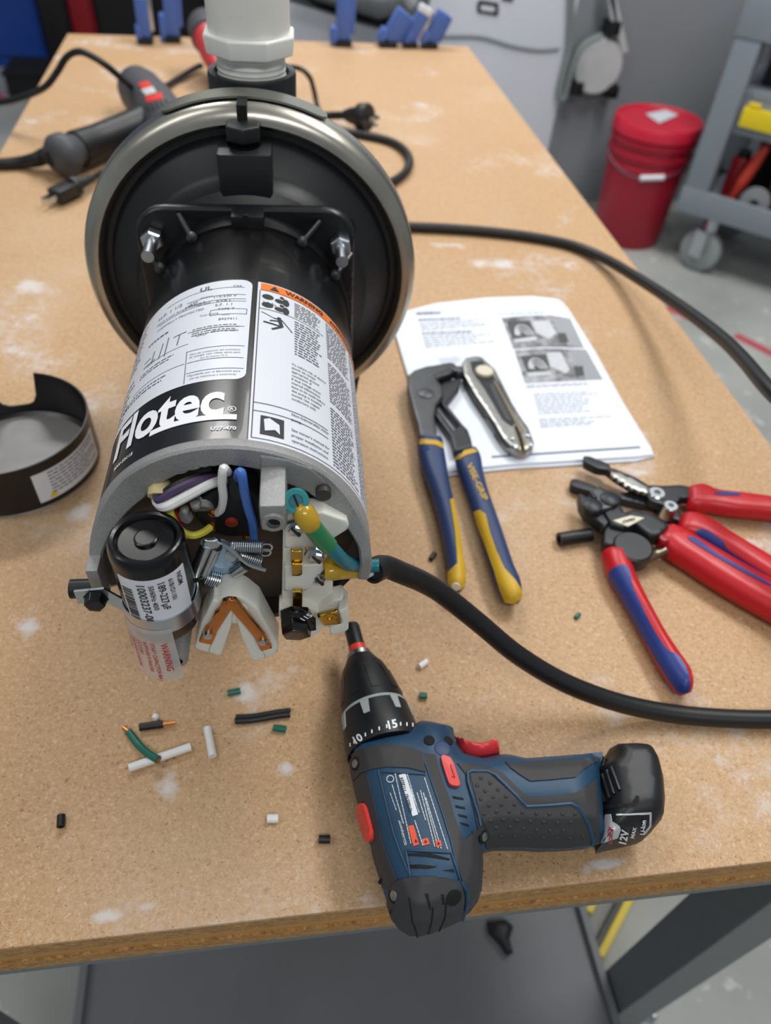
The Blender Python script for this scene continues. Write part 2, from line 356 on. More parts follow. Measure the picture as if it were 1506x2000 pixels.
def drape(mb, poly, bvh, off=.0006, step=6, skirt=.0012):
    poly = resample(poly, step); P, fs = fill(poly, step); n = len(P)
    T = [onto(bvh, x, y, off) for x, y in P]; cnt = {}
    for f in fs:
        for i in range(len(f)):
            e = (f[i], f[(i + 1) % len(f)]); cnt.setdefault(tuple(sorted(e)), []).append(e)
    top = [t[0] for t in T]; bot = [t[0] - t[1] * (off + skirt) for t in T]
    side = [(e[0][1], e[0][0], e[0][0] + n, e[0][1] + n) for e in cnt.values() if len(e) == 1]
    return mb.add(top + bot, [tuple(f) for f in fs] + side)
TXT = {}
def text(s, bold=0.0):
    k = (s, bold)
    if k not in TXT:
        c = bpy.data.curves.new('t', 'FONT'); c.body = s; c.offset = bold; c.resolution_u = 4; c.fill_mode = 'FRONT'
        o = bpy.data.objects.new('t', c); COL.objects.link(o); bpy.context.view_layer.update()
        me = o.evaluated_get(bpy.context.evaluated_depsgraph_get()).to_mesh()
        V = [(v.co.x, v.co.y) for v in me.vertices]; Fc = [tuple(p.vertices) for p in me.polygons]
        o.evaluated_get(bpy.context.evaluated_depsgraph_get()).to_mesh_clear(); bpy.data.objects.remove(o); bpy.data.curves.remove(c)
        TXT[k] = (V, Fc)
    return TXT[k]
def put_text(mb, s, f, width=None, size=1.0, bold=0.0, center=False):
    """f(x, y) -> 3D; glyph units scaled to `size`, or so that the string is `width` long"""
    V, Fc = text(s, bold)
    if not V: return mb
    x0 = min(v[0] for v in V); x1 = max(v[0] for v in V); sx = width / (x1 - x0) if width else size
    sh = (x1 - x0) * sx / 2 if center else 0
    return mb.add([f((v[0] - x0) * sx - sh, v[1] * size) for v in V], Fc)
def px_frame(bvh, o, xd, yd, off=.0009):
    """text laid on a surface: o = origin px, xd / yd = px per unit of text"""
    return lambda x, y: onto(bvh, o[0] + xd[0] * x + yd[0] * y, o[1] + xd[1] * x + yd[1] * y, off)[0]
def flatpx(z): return lambda p: tuple(at(p[0], p[1], z)[:2])
def outline(pts, z): return [tuple(at(p[0], p[1], z)[:2]) for p in pts]
def strip(pts):   # (x, y, half width) centre line in px -> outline in px
    L = []; Rr = []
    for i, p in enumerate(pts):
        a = pts[max(i - 1, 0)]; b = pts[min(i + 1, len(pts) - 1)]; dx, dy = b[0] - a[0], b[1] - a[1]; l = math.hypot(dx, dy)
        L.append((p[0] - dy / l * p[2], p[1] + dx / l * p[2])); Rr.append((p[0] + dy / l * p[2], p[1] - dx / l * p[2]))
    return L + Rr[::-1]
def cat_line(pts, sub=5):
    P = [Vector((p[0], p[1], p[2] if len(p) > 2 else 0)) for p in pts]; return [tuple(p) for p in smooth_path(P, sub)]
#@@SETTING@@
# ================================================================== SETTING
FZ = -0.85
struct(MB().box(-5, 5, -2.5, 6.5, FZ - .05, FZ).build('floor', 'concrete', smooth=False))
struct(MB().box(-5, 5, 5.65, 5.75, FZ, 2.3).build('wall_back', 'wall_grey', smooth=False))
struct(MB().box(1.13, 5, 3.06, 3.14, FZ, 2.3).build('wall_right', 'wall_grey', smooth=False))
def tape(a, b, wd):
    a, b = Vector(a), Vector(b); d = (b - a).normalized(); n = Vector((-d.y, d.x, 0)) * wd
    o = MB().obox((a + b) / 2 + Vector((0, 0, .0008)), (b - a) / 2, n, (0, 0, .0008)).build('floor_tape', 'tape_red', smooth=False, loc=tuple((a + b) / 2)); return o
tag(tape(at(1437, 655, FZ), at(1525, 700, FZ), .018), 'worn red tape strip on concrete floor below the thick black cable loop', 'tape')
tag(tape(at(1302, 600, FZ), at(1345, 622, FZ), .016), 'short faded red tape piece on floor beside the bench edge', 'tape')
tag(tape(at(-40, 155, FZ), at(20, 205, FZ), .02), 'red floor tape in front of the blue cabinet, by the left frame edge', 'tape')
# ------------------------------------------------------------------ workbench
BX0, BX1 = -.407, .497
CN = [(BX0, .1405), (BX1, .1215), (BX1, 1.947), (BX0, 1.972)]     # corners of the slightly skewed top
bench = thing('workbench', (.045, 1.04, FZ), 'workbench with a thick particle board top and grey steel frame', 'workbench')
def plate(name, m, z0, z1, inset=0.0, bev=0.0):
    c = [(x + (inset if x < 0 else -inset), y + (inset if y < .5 else -inset)) for x, y in CN]
    b = MB(); b.add([(x, y, z0) for x, y in c] + [(x, y, z1) for x, y in c], [(3, 2, 1, 0), (4, 5, 6, 7)] + [(i, (i + 1) % 4, (i + 1) % 4 + 4, i + 4) for i in range(4)])
    return b.build(name, m, bench, smooth=False, bevel=bev)
plate('tabletop', 'board', -.0035, 0, 0, .0008)
plate('upper_core', 'edge', -.0165, -.0035)
plate('middle_core', 'edge_smooth', -.0285, -.0165, .0012)
plate('lower_core', 'edge', -.0420, -.0285, -.0005)
fr = [(BX0, .1415), (BX1, .1225), (BX1, .165), (BX0, .184)]
MB().add([(x, y, -.056) for x, y in fr] + [(x, y, -.0425) for x, y in fr], [(3, 2, 1, 0), (4, 5, 6, 7)] + [(i, (i + 1) % 4, (i + 1) % 4 + 4, i + 4) for i in range(4)]).build('rail', 'bench_steel', bench, smooth=False, bevel=.001)
for x0, x1, y0, y1 in ((BX0, BX1, 1.90, 1.94), (BX0 + .002, BX0 + .04, .175, 1.9), (BX1 - .04, BX1 - .002, .175, 1.9)):
    MB().box(x0, x1, y0, y1, -.055, -.0425).build('rail', 'bench_steel', bench, smooth=False, bevel=.001)
for x0, x1 in ((.403, .472), (-.382, -.313)):
    for y0 in (.150, 1.85):
        lg = MB().box(x0, x1, y0, y0 + .052, FZ, -.055).build('leg', 'bench_steel', bench, smooth=False, bevel=.002)
        MB().box(x0 - .012, x1 + .012, y0 - .012, y0 + .064, FZ, FZ + .006).build('foot_plate', 'bench_dark', lg, smooth=False)
sh = MB().box(-.30, .39, .12, 1.9, -.705, -.70).build('lower_shelf', 'shelf_grey', bench, smooth=False)
for x0, x1 in ((-.31, -.30), (.39, .40)): MB().box(x0, x1, .12, 1.9, -.725, -.685).build('shelf_lip', 'shelf_grey', sh, smooth=False)
# things on the shelf and floor below
sp = at(975, 1838, -.70)
b = MB(); inflate(b, outline([(950, 1800), (985, 1795), (1003, 1810), (995, 1835), (1003, 1862), (990, 1868), (975, 1845), (955, 1825)], -.69), -.69, .010, .01, .006)
tag(b.build('spring_clamp', 'black_plastic', loc=(sp.x, sp.y, -.70)), 'small black tool lying on the grey lower shelf', 'clamp')
for i, (a, b_, c) in enumerate((((1222, 1760), (1160, 1880), 'yellow'), ((1152, 1768), (1138, 1795), 'yellow'))):
    p, q = at(*a, FZ), at(*b_, FZ); d = (q - p).normalized(); n = Vector((-d.y, d.x, 0))
    t = thing('yellow_hose' if i == 0 else 'yellow_strap', (q.x, q.y, FZ), ('yellow and black striped level on the floor beside the bench leg', 'short yellow bar on the floor, left of the striped level')[i], 'level' if i == 0 else 'bar')
    t.name = 'spirit_level' if i == 0 else 'yellow_bar'; OFF[t.name] = Vector((q.x, q.y, FZ))
    p2 = p - d * .5
    MB().obox((p2 + q) / 2 + Vector((0, 0, .02)), (q - p2) / 2, n * .006, (0, 0, .02)).build('body', 'yellow', t, smooth=False, bevel=.002)
    if i == 0: MB().obox((p2 + q) / 2 + n * .0105 * (1 if n.x < 0 else -1) + Vector((0, 0, .0195)), (q - p2) / 2, n * .004, (0, 0, .0195)).build('face_strip', 'black_plastic', t, smooth=False)
p = at(1243, 1988, FZ); bt = thing('floor_bolt', (p.x, p.y, FZ), 'small zinc bolt lying on the floor by the bench leg', 'bolt')
cyl(MB(), p + Vector((-.012, 0, .006)), p + Vector((.02, 0, .006)), .006, 12).build('shank', 'zinc', bt)
revolve(MB(), [(0, .009), (.007, .009)], p + Vector((.02, 0, .009)), (1, 0, 0), 6).build('head', 'zinc', bt, bevel=.0006)
# ------------------------------------------------------------------ background: white cabinet, wall things
wc = thing('white_cabinet', (.56, 3.2, FZ), 'tall white painted cabinet standing behind the far end of the bench', 'cabinet')
MB().box(-.02, 1.112, 2.90, 3.5, FZ, 1.2).build('body', 'wall_white', wc, bevel=.006)
cd = smooth_path([aty(px, py, 2.897) for px, py in ((840, 72), (880, 71), (940, 73), (1000, 90), (1050, 98), (1092, 96))], 6)
sweep(MB(), cd, .006, 8, 0).build('seam_cord', 'cord_grey', wc)
def wallrect(mb, pts, y, th=.004):
    c = [aty(px, py, y) for px, py in pts]; n = len(c)
    return mb.add(list(c) + [p + Vector((0, -th, 0)) for p in c], [tuple(range(n)), tuple(range(2 * n - 1, n - 1, -1))] + [(i, (i + 1) % n, (i + 1) % n + n, i + n) for i in range(n)])
for pts in (((936, 0), (974, 6), (972, 13), (932, 7)), ((933, 18), (974, 25), (972, 31), (932, 24)), ((932, 7), (939, 8), (938, 20), (931, 19)), ((967, 12), (974, 13), (973, 26), (966, 25)), ((980, -8), (1003, -5), (1002, 3), (980, 0))):
    wallrect(MB(), pts, 2.899, .003).build('sign_print', 'ink', wc, smooth=False)
wallrect(MB(), ((940, 9), (966, 13), (965, 23), (938, 19)), 2.8995, .002).build('sign_panel', 'label_white', wc, smooth=False)
# cord reel on the wall
rc = aty(1170, 132, 2.98); t_ = 2.98 / ray(1170, 132)[1]; rr = 49 * t_
reel = thing('cord_reel', (rc.x, 3.06, rc.z), 'round white cord reel hanging on grey wall above the red bucket', 'cord reel')
revolve(MB(), [(0, rr * .4), (0, rr * .93), (.012, rr), (.05, rr), (.062, rr * .93), (.062, 0.0)], Vector((rc.x, 3.04, rc.z)), (0, -1, 0), 40).build('drum', 'reel_white', reel)
tube(MB(), Vector((rc.x, 3.045, rc.z)), Vector((rc.x, 3.02, rc.z)), rr * 1.07, rr * .9, 40).build('back_flange', 'cord_grey', reel)
for px, py in ((1128, 174), (1197, 180), (1200, 56)):
    p = aty(px, py, 2.975); MB().box(p.x - .022, p.x + .022, 2.965, 3.04, p.z - .022, p.z + .022).build('rubber_clip', 'black_rubber', reel, bevel=.006)
for a, b_ in (((1188, -30), (1199, 52)), ((1192, -10), (1218, 100))):
    p, q = aty(*a, 3.0), aty(*b_, 3.0); d = (q - p).normalized()
    MB().obox((p + q) / 2, (q - p) / 2, d.cross(Vector((0, 1, 0))) * .012, (0, .02, 0)).build('hanger_bar', 'reel_white', reel, bevel=.002)
MB().box(rc.x - .03, rc.x + .06, 3.0, 3.06, rc.z + .02, rc.z + .08).build('wall_mount', 'cord_grey', reel)
pts = [aty(px, py, 2.88) for px, py in ((1118, -40), (1117, 20), (1115, 70), (1112, 100), (1103, 135), (1096, 165), (1093, 185), (1098, 195), (1104, 185), (1110, 160), (1120, 125), (1140, 90), (1175, 70))]
tag(sweep(MB(), pts, .011, 8).build('hanging_cord', 'cord_grey', loc=tuple(pts[5])), 'grey cord hanging in a loop left of the white reel', 'cord')
# grey sack with black trim hung on the white cabinet
def plane_y(y): return lambda x, z, h: (x, y - h, z)
def outy(pts, y): return [(aty(px, py, y).x, aty(px, py, y).z) for px, py in pts]
bg = thing('duffel_bag', tuple(aty(720, 40, 2.85)), 'grey bag with black underside hanging behind the far bench edge', 'bag')
b = MB(); inflate(b, outy([(590, -60), (860, -60), (835, 15), (815, 32), (775, 30), (735, 40), (680, 22), (600, 0)], 2.80), .05, .09, .08, .04, to3=plane_y(2.85)); b.build('body', 'bag_grey', bg)
b = MB(); inflate(b, outy([(540, -30), (600, -6), (680, 20), (740, 36), (790, 28), (800, 38), (775, 60), (735, 56), (690, 44), (620, 20), (540, -4)], 2.78), .05, .06, .03, .03, to3=plane_y(2.84)); b.build('trim', 'black_rubber', bg)
b = MB(); inflate(b, outy([(780, -30), (822, -30), (822, 10), (806, 26), (785, 8)], 2.7), .0, .03, .03, .03, to3=plane_y(2.73)); b.build('side_pocket', 'conduit', bg)
# far left: cabinets
def cabinet(name, px0, px1, m, y, label, cat, top=1.4, dep=.5, base=FZ, doors=1):
    x0, x1 = aty(px0, 90, y).x, aty(px1, 90, y).x
    t = thing(name, ((x0 + x1) / 2, y + dep / 2, base), label, cat)
    MB().box(x0, x1, y, y + dep, base, top).build('body', m, t, bevel=.012)
    wd = (x1 - x0) / doors
    for i in range(doors):
        dr = MB().box(x0 + wd * i + .015, x0 + wd * (i + 1) - .015, y - .02, y + .001, base + .06, top - .05).build('door', m, t, bevel=.006)
        MB().box(x0 + wd * (i + 1) - .06, x0 + wd * (i + 1) - .035, y - .045, y - .02, base + .7, base + .9).build('handle', 'cart_dark', dr, bevel=.004)
    return t
cabinet('steel_cabinet', -150, 88, 'blue_tarp', 4.82, 'deep blue metal cabinet in the far left corner of the photo', 'cabinet', doors=2)
cabinet('tool_locker', 90, 147, 'dark_cabinet', 4.82, 'narrow black locker between blue cabinet and red locker', 'locker')
cabinet('steel_locker', 149, 196, 'red_cabinet', 4.82, 'dark red locker seen over the far left bench corner', 'locker')
cabinet('storage_locker', 198, 430, 'dark_cabinet', 4.82, 'wide black locker right of the red locker, behind blue clamps', 'locker', doors=2)
p = at(48, 192, FZ)
bx = thing('black_crate', (p.x + .05, p.y + .12, FZ), 'low black crate on the floor beside the bench, far left', 'crate')
MB().box(p.x - .07, p.x + .12, p.y, p.y + .25, FZ, FZ + .10).build('body', 'black_flat', bx, bevel=.004)
MB().box(p.x - .08, p.x + .13, p.y - .01, p.y + .26, FZ + .10, FZ + .115).build('rim', 'black_flat', bx, bevel=.004)
# ------------------------------------------------------------------ red bucket
bc = Vector((1.448, 2.735, FZ)); bk = thing('bucket', tuple(bc), 'red plastic bucket with a snap-on lid standing beside the grey cart', 'bucket')
revolve(MB(), [(0.0000, .128), (0.0048, .132), (0.2880, .145), (0.2904, .153), (0.3024, .153), (0.3060, .147), (0.3300, .148), (0.3324, .156), (0.3480, .156), (0.3516, .149), (0.3744, .15), (0.3768, .158), (0.3960, .158), (0.3996, .15), (0.4260, .151)], bc, (0, 0, 1), 48).build('pail', 'bucket_red', bk)
ld = revolve(MB(), [(0.4044, .153), (0.4044, .160), (0.4392, .160), (0.4464, .156), (0.4464, .150), (0.4392, .146), (0.4368, 0.0)], bc, (0, 0, 1), 48).build('lid', 'lid_red', bk)
lz = FZ + .4428; lb = MB(); lp = [at(px, py, lz) for px, py in ((1262, 222), (1300, 214), (1325, 224), (1288, 240))]
lb.add(lp + [p + Vector((0, 0, -.002)) for p in lp], [(0, 1, 2, 3), (7, 6, 5, 4)] + [(i, (i + 1) % 4, (i + 1) % 4 + 4, i + 4) for i in range(4)]).build('lid_sticker', 'label_white', ld, smooth=False)
hp = [bc + Vector((math.cos(a) * .162, math.sin(a) * .162, .345 - .060 * math.sin((a - math.radians(165)) / math.radians(150) * math.pi))) for a in [math.radians(165 + 15 * k) for k in range(11)]]
hd = sweep(MB(), hp, .0025, 6).build('bail_wire', 'zinc', bk)
g0, g1 = hp[5] + (hp[6] - hp[5]) * .1, hp[7]
cyl(MB(), hp[5], hp[7], .010, 12).build('bail_grip', 'label_white', hd)
# ------------------------------------------------------------------ grey service cart
Q0 = Vector((1.49, 2.50, 0)); EX = Vector((.72, -.694, 0)); EY = Vector((.694, .72, 0))
def cb(mb, x0, x1, y0, y1, z0, z1): return mb.obox(Q0 + EX * (x0 + x1) / 2 + EY * (y0 + y1) / 2 + Vector((0, 0, (z0 + z1) / 2)), EX * (x1 - x0) / 2, EY * (y1 - y0) / 2, (0, 0, (z1 - z0) / 2))
ct = thing('service_cart', tuple(Q0 + EX * .45 + EY * .22 + Vector((0, 0, FZ))), 'grey moulded plastic service cart with caster wheels', 'cart')
for z0, z1, nm in ((-.64, -.555, 'lower_tray'), (-.09, .05, 'top_tray')):
    b = MB(); cb(b, 0, .95, 0, .02, z0, z1); cb(b, 0, .95, .44, .46, z0, z1); cb(b, 0, .02, .02, .44, z0, z1); cb(b, .93, .95, .02, .44, z0, z1)
    cb(b, .02, .93, .02, .44, z0 + .012, z0 + .03); b.build(nm, 'cart_grey', ct, bevel=.004)
b = MB(); cb(b, .02, .93, .03, .44, -.255, -.225); b.build('middle_tray', 'cart_grey', ct, bevel=.004)
for x0, y0 in ((.004, .004), (.86, .004), (.004, .39), (.86, .39)):
    b = MB(); cb(b, x0, x0 + .085, y0, y0 + .06, -.60, -.05); b.build('post', 'cart_grey', ct, bevel=.008)
    c = Q0 + EX * (x0 + .125) + EY * (y0 + .05)
    cs = MB().box(c.x - .02, c.x + .02, c.y - .02, c.y + .02, FZ + .13, -.628); cs.obox(c + Vector((-.032, -.02, FZ + .11)), (.004, .002, 0), (.012, -.022, 0), (0, 0, .05)); cs.obox(c + Vector((.02, .035, FZ + .11)), (.004, .002, 0), (.012, -.022, 0), (0, 0, .05))
    ca = cs.build('caster_fork', 'zinc', ct, bevel=.002)
    ad = Vector((.8, .6, 0)); wcn = c + Vector((0, 0, FZ + .078))
    revolve(MB(), [(-.018, .02), (-.018, .068), (-.012, .077), (.012, .077), (.018, .068), (.018, .02)], wcn, ad, 28).build('caster_wheel', 'wheel_grey', ca)
    cyl(MB(), wcn - ad * .036, wcn + ad * .036, .012, 14).build('axle', 'zinc', ca)
# things on the cart
def cartthing(name, m, x0, x1, y0, y1, z0, z1, label, cat, bev=.006, extra=None):
    c = Q0 + EX * (x0 + x1) / 2 + EY * (y0 + y1) / 2 + Vector((0, 0, z0)); t = thing(name, tuple(c), label, cat)
    b = MB(); cb(b, x0, x1, y0, y1, z0, z1); b.build('body', m, t, bevel=bev)
    if extra: extra(t, x0, x1, y0, y1, z0, z1)
    return t
def lid(m):
    def f(t, x0, x1, y0, y1, z0, z1):
        b = MB(); cb(b, x0 - .004, x1 + .004, y0 - .004, y1 + .004, z1, z1 + .012); b.build('lid', m, t, bevel=.003)
        b = MB(); cb(b, (x0 * 2 + x1) / 3, (x0 + 2 * x1) / 3, y0 - .008, y0, (z0 + z1) / 2 - .008, (z0 + z1) / 2 + .008); b.build('latch', 'cart_dark', t, bevel=.002)
    return f
cartthing('parts_case', 'black_plastic', .11, .26, .10, .34, -.225, -.12, 'black case on the middle tray of the cart', 'case', extra=lid('black_plastic'))
def yel(t, x0, x1, y0, y1, z0, z1):
    b = MB(); cb(b, x0 + .01, x0 + .05, y0 + .002, y1 - .002, z1, z1 + .014); b.build('handle_hump', 'yellow', t, bevel=.005)
cartthing('yellow_box', 'yellow', .105, .225, .004, .026, -.330, -.270, 'bright yellow tag on the cart below the middle tray', 'tag', extra=yel)
b = MB(); cb(b, .09, .30, .028, .05, -.36, -.255); b.build('tag_panel', 'cart_grey', ct, bevel=.003)
cartthing('toolbox', 'black_flat', .16, .50, .22, .40, -.61, -.36, 'black toolbox at the back of the cart bottom tray', 'toolbox', extra=lid('black_plastic'))
cartthing('dark_bin', 'black_plastic', .27, .55, .06, .2, -.61, -.30, 'tall black bin on the cart bottom tray, right frame edge', 'bin', extra=lid('black_plastic'))
rp, rq = Q0 + EX * .155 + EY * .09 + Vector((0, 0, -.588)), Q0 + EX * .205 + EY * .10 + Vector((0, 0, -.39))
rt = thing('red_hand_tool', tuple(rp), 'orange-red hand tool leaning upright in the cart bottom tray', 'hand tool')
sweep(MB(), [rp, rp.lerp(rq, .35), rp.lerp(rq, .7), rq], [.012, .022, .02, .014], 10).build('handle', 'red_item', rt)
cyl(MB(), rq, rq + Vector((.012, -.004, .05)), .008, 10).build('shaft', 'red_cabinet', rt)
rb = Q0 + EX * .135 + EY * .16 + Vector((0, 0, -.61)); rj = thing('red_jar', tuple(rb), 'small dark red canister beside the cart post', 'canister')
revolve(MB(), [(0, .03), (.004, .034), (.14, .034), (.15, .028)], rb, (0, 0, 1), 20).build('body', 'red_cabinet', rj)
revolve(MB(), [(.15, .022), (.17, .022)], rb, (0, 0, 1), 16).build('cap', 'black_plastic', rj)
db = Q0 + EX * .245 + EY * .045 + Vector((0, 0, -.555)); gd = thing('grinding_disc', (db.x, db.y, -.61), 'grey abrasive disc standing in the cart bottom tray', 'disc')
tube(MB(), db - EY * .004, db + EY * .004, .05, .010, 28).build('disc', 'item_grey', gd); tube(MB(), db - EY * .0055, db + EY * .0055, .016, .0095, 20).build('hub', 'zinc', gd)
# ================================================================== WATER PUMP
YAW = .0537; P0 = Vector((-.02648, .2683, 0)); ZC = .1743; RM = .071
PU = Vector((math.cos(YAW), -math.sin(YAW), 0)); PA = Vector((math.sin(YAW), math.cos(YAW), 0))
EL = Vector(((EYE - P0).dot(PU), (EYE - P0).dot(PA), HC))
def lray(px, py):
    r = Vector(ray(px, py)); return Vector((r.dot(PU), r.dot(PA), r.z))
def P(px, py, a):                    # point of the pump's own space on the plane a (a = distance behind the motor's open end)
    d = lray(px, py); t = (a - EL.y) / d.y; return EL + d * t
def PW(p): p = Vector(p); return P0 + PU * p.x + PA * p.y + Vector((0, 0, p.z))
def cylhit(px, py, r=RM):
    d = lray(px, py); o = EL - Vector((0, 0, ZC)); A = d.x ** 2 + d.z ** 2; B = 2 * (o.x * d.x + o.z * d.z); C_ = o.x ** 2 + o.z ** 2 - r * r
    D = max(B * B - 4 * A * C_, 0); t = (-B - D ** .5) / 2 / A; q = o + d * t; return math.atan2(q.x, q.z), q.y
pump = thing('water_pump', tuple(P0), 'black electric water pump with opened motor end and white pipe fitting', 'pump', rz=-YAW)
OFF[pump.name] = Vector((0, 0, 0))
AX = (0, 1, 0); ORG = Vector((0, 0, ZC))
CROP['P4'] = (180, 540, 2.689)
# motor shell
revolve(MB(), [(.001, .0675), (.001, RM), (.19, RM), (.215, .0705), (.228, .0695), (.228, .05)], ORG, AX, 72, cap=False).build('motor_shell', 'black_gloss', pump)
def cylpatch(mb, r, t0, t1, a0, a1, th=.0004, n=48):
    vs = []
    for i in range(n + 1):
        t = t0 + (t1 - t0) * i / n
        for rr in (r, r - th):
            for aa in (a0, a1): vs.append((rr * math.sin(t), aa, ZC + rr * math.cos(t)))
    fs = []
    for i in range(n):
        b = 4 * i; fs += [(b, b + 1, b + 5, b + 4), (b + 2, b + 6, b + 7, b + 3), (b, b + 4, b + 6, b + 2), (b + 1, b + 3, b + 7, b + 5)]
    fs += [(0, 2, 3, 1), (4 * n, 4 * n + 1, 4 * n + 3, 4 * n + 2)]
    return mb.add(vs, fs)
def roundpatch(mb, r, t0, t1, a0, a1, rad, th=.0004):   # patch with rounded corners
    s0, s1 = t0 * r, t1 * r; pl = []
    for cx, cy, st in ((s1 - rad, a1 - rad, 0), (s0 + rad, a1 - rad, 90), (s0 + rad, a0 + rad, 180), (s1 - rad, a0 + rad, 270)):
        pl += [(cx + rad * math.cos(math.radians(st + k * 22.5)), cy + rad * math.sin(math.radians(st + k * 22.5))) for k in range(5)]
    Pp, fs = fill(resample(pl, .003), .004); n = len(Pp)
    g = lambda rr: [(rr * math.sin(s / r), aa, ZC + rr * math.cos(s / r)) for s, aa in Pp]
    return mb.add(g(r), [tuple(f) for f in fs])
SEAM = .155
lab1 = cylpatch(MB(), RM + .0003, -2.2, SEAM, .0015, .1515).build('rating_label', 'label_black', pump)
roundpatch(MB(), RM + .00045, -2.1, SEAM - .035, .0485, .1495, .006).build('rating_panel', 'label_white', lab1)
lab2 = cylpatch(MB(), RM + .0003, SEAM + .01, 2.1, .0015, .1495).build('warning_label', 'label_white', pump)
def cm(r): return lambda s, a: (r * math.sin(s / r), a, ZC + r * math.cos(s / r))
def ctext(mb, s, p, q, r=RM + .0007, bold=.0, hs=1.0, crop='P4'):
    (x0, y0), (x1, y1) = K(crop, [p, q]); t0, a0 = cylhit(x0, y0); t1, a1 = cylhit(x1, y1); wd = (t1 - t0) * r
    V, _ = text(s, bold); nat = max(v[0] for v in V) - min(v[0] for v in V); sz = wd / nat
    am = (a0 + a1) / 2
    return put_text(mb, s, lambda x, y: cm(r)(t0 * r + x, am + y * hs), width=wd, size=sz, bold=bold)
def dashes(mb, t0, t1, a0, a1, n, r=RM + .0006, fillf=.9, hgt=.45, jit=.25):   # rows of print too small to read
    s0, s1 = t0 * r, t1 * r; dy = (a1 - a0) / n
    for i in range(n):
        y = a1 - dy * (i + .5); s = s0; end = s1 - random.random() * jit * (s1 - s0)
        while s < end:
            L = min(random.uniform(.0012, .0045), end - s)
            k = max(2, int(L / .002) + 1); vs = []
            for j in range(k):
                q = s + L * j / (k - 1); vs += [cm(r)(q, y - dy * hgt / 2), cm(r)(q, y + dy * hgt / 2)]
            mb.add(vs, [(2 * j, 2 * j + 2, 2 * j + 3, 2 * j + 1) for j in range(k - 1)]); s += L + .0007
    return mb
def cline(mb, t0, a0, t1, a1, wd=.0004, r=RM + .0006):
    n = 12; vs = []
    dx, dy = (t1 - t0) * r, a1 - a0; L = math.hypot(dx, dy); nx, ny = -dy / L * wd / 2, dx / L * wd / 2
    for i in range(n + 1):
        s = t0 * r + dx * i / n; a = a0 + dy * i / n; vs += [cm(r)(s + nx, a + ny), cm(r)(s - nx, a - ny)]
    return mb.add(vs, [(2 * i, 2 * i + 2, 2 * i + 3, 2 * i + 1) for i in range(n)])
b = MB()
ctext(b, 'UL', (570, 84), (632, 76), bold=.02, hs=1.0); ctext(b, 'CSA', (742, 60), (788, 58))
for s, p, q in (('115/230 V', (642, 116), (760, 112)), ('KVA J', (655, 138), (726, 135)), ('S.F. 1.1', (648, 160), (735, 157)), ('TYPE T', (660, 182), (748, 178)),
                ('CONT', (680, 210), (726, 206)), ('8957411', (664, 236), (760, 230)), ('kW', (520, 152), (560, 146)), ('60 HZ', (556, 158), (624, 150)), ('1PH', (494, 172), (540, 164)),
                ('H.P. 1 1/2', (360, 214), (470, 188)), ('MAX Load Amps 19.8/9.9', (352, 242), (590, 176)), ('THERMALLY PROTECTED', (350, 275), (585, 205)), ('Time Rating', (566, 216), (664, 202)),
                ('Century', (572, 120), (636, 112)), ('GRD', (546, 322), (600, 312)), ('GREEN/GROUND', (625, 298), (768, 288)),
                ('*Para las conexiones del suministro', (512, 424), (778, 390)), ('de energia, usar cables aptos para', (512, 438), (778, 404)), ('por lo menos 75 C', (570, 440), (712, 418)),
                ('*Aprobado por el fabricante para', (498, 540), (778, 500)), ('uso en interiores y exteriores', (512, 552), (756, 517))):
    ctext(b, s, p, q)
for (p, q) in (((400, 160), (800, 74)), ((500, 148), (808, 100)), ((490, 175), (808, 122)), ((360, 255), (808, 145)), ((505, 300), (800, 270)), ((500, 400), (800, 372)), ((500, 465), (795, 428)), ((495, 520), (795, 484)), ((230, 590), (480, 510)), ((300, 440), (500, 400)), ((500, 400), (484, 570))):
    (x0, y0), (x1, y1) = K('P4', [p, q]); t0, a0 = cylhit(x0, y0); t1, a1 = cylhit(x1, y1)
    if abs(t1 - t0) > .1: a0 = a1 = (a0 + a1) / 2
    cline(b, t0, a0, t1, a1)
dashes(b, -.33, .05, .0925, .1010, 4, hgt=.32); dashes(b, -1.2, -.90, .10, .145, 9, hgt=.3); dashes(b, -.80, -.50, .108, .112, 1, hgt=.4)
for t0, a0, t1, a1 in ((-.20, .1165, .09, .1165), (-.20, .1110, .09, .1110), (-.20, .1110, -.20, .1165), (.09, .1110, .09, .1165)): cline(b, t0, a0, t1, a1)
dashes(b, -.82, -.44, .078, .083, 2, hgt=.32); dashes(b, -1.0, -.45, .060, .066, 2, hgt=.32); dashes(b, -1.25, -.9, .055, .09, 6, hgt=.25)
for t0, t1, a0, a1 in ((-.62, -.60, .086, .1), (-.56, -.55, .085, .103), (-.8, -.66, .088, .0885), (-.8, -.72, .093, .0935), (-.5, -.38, .1, .1005), (-.45, -.44, .09, .1), (-.7, -.69, .087, .098)): cline(b, t0, a0, t1, a1, .0007)
b.build('rating_print', 'ink_grey', lab1, smooth=False)
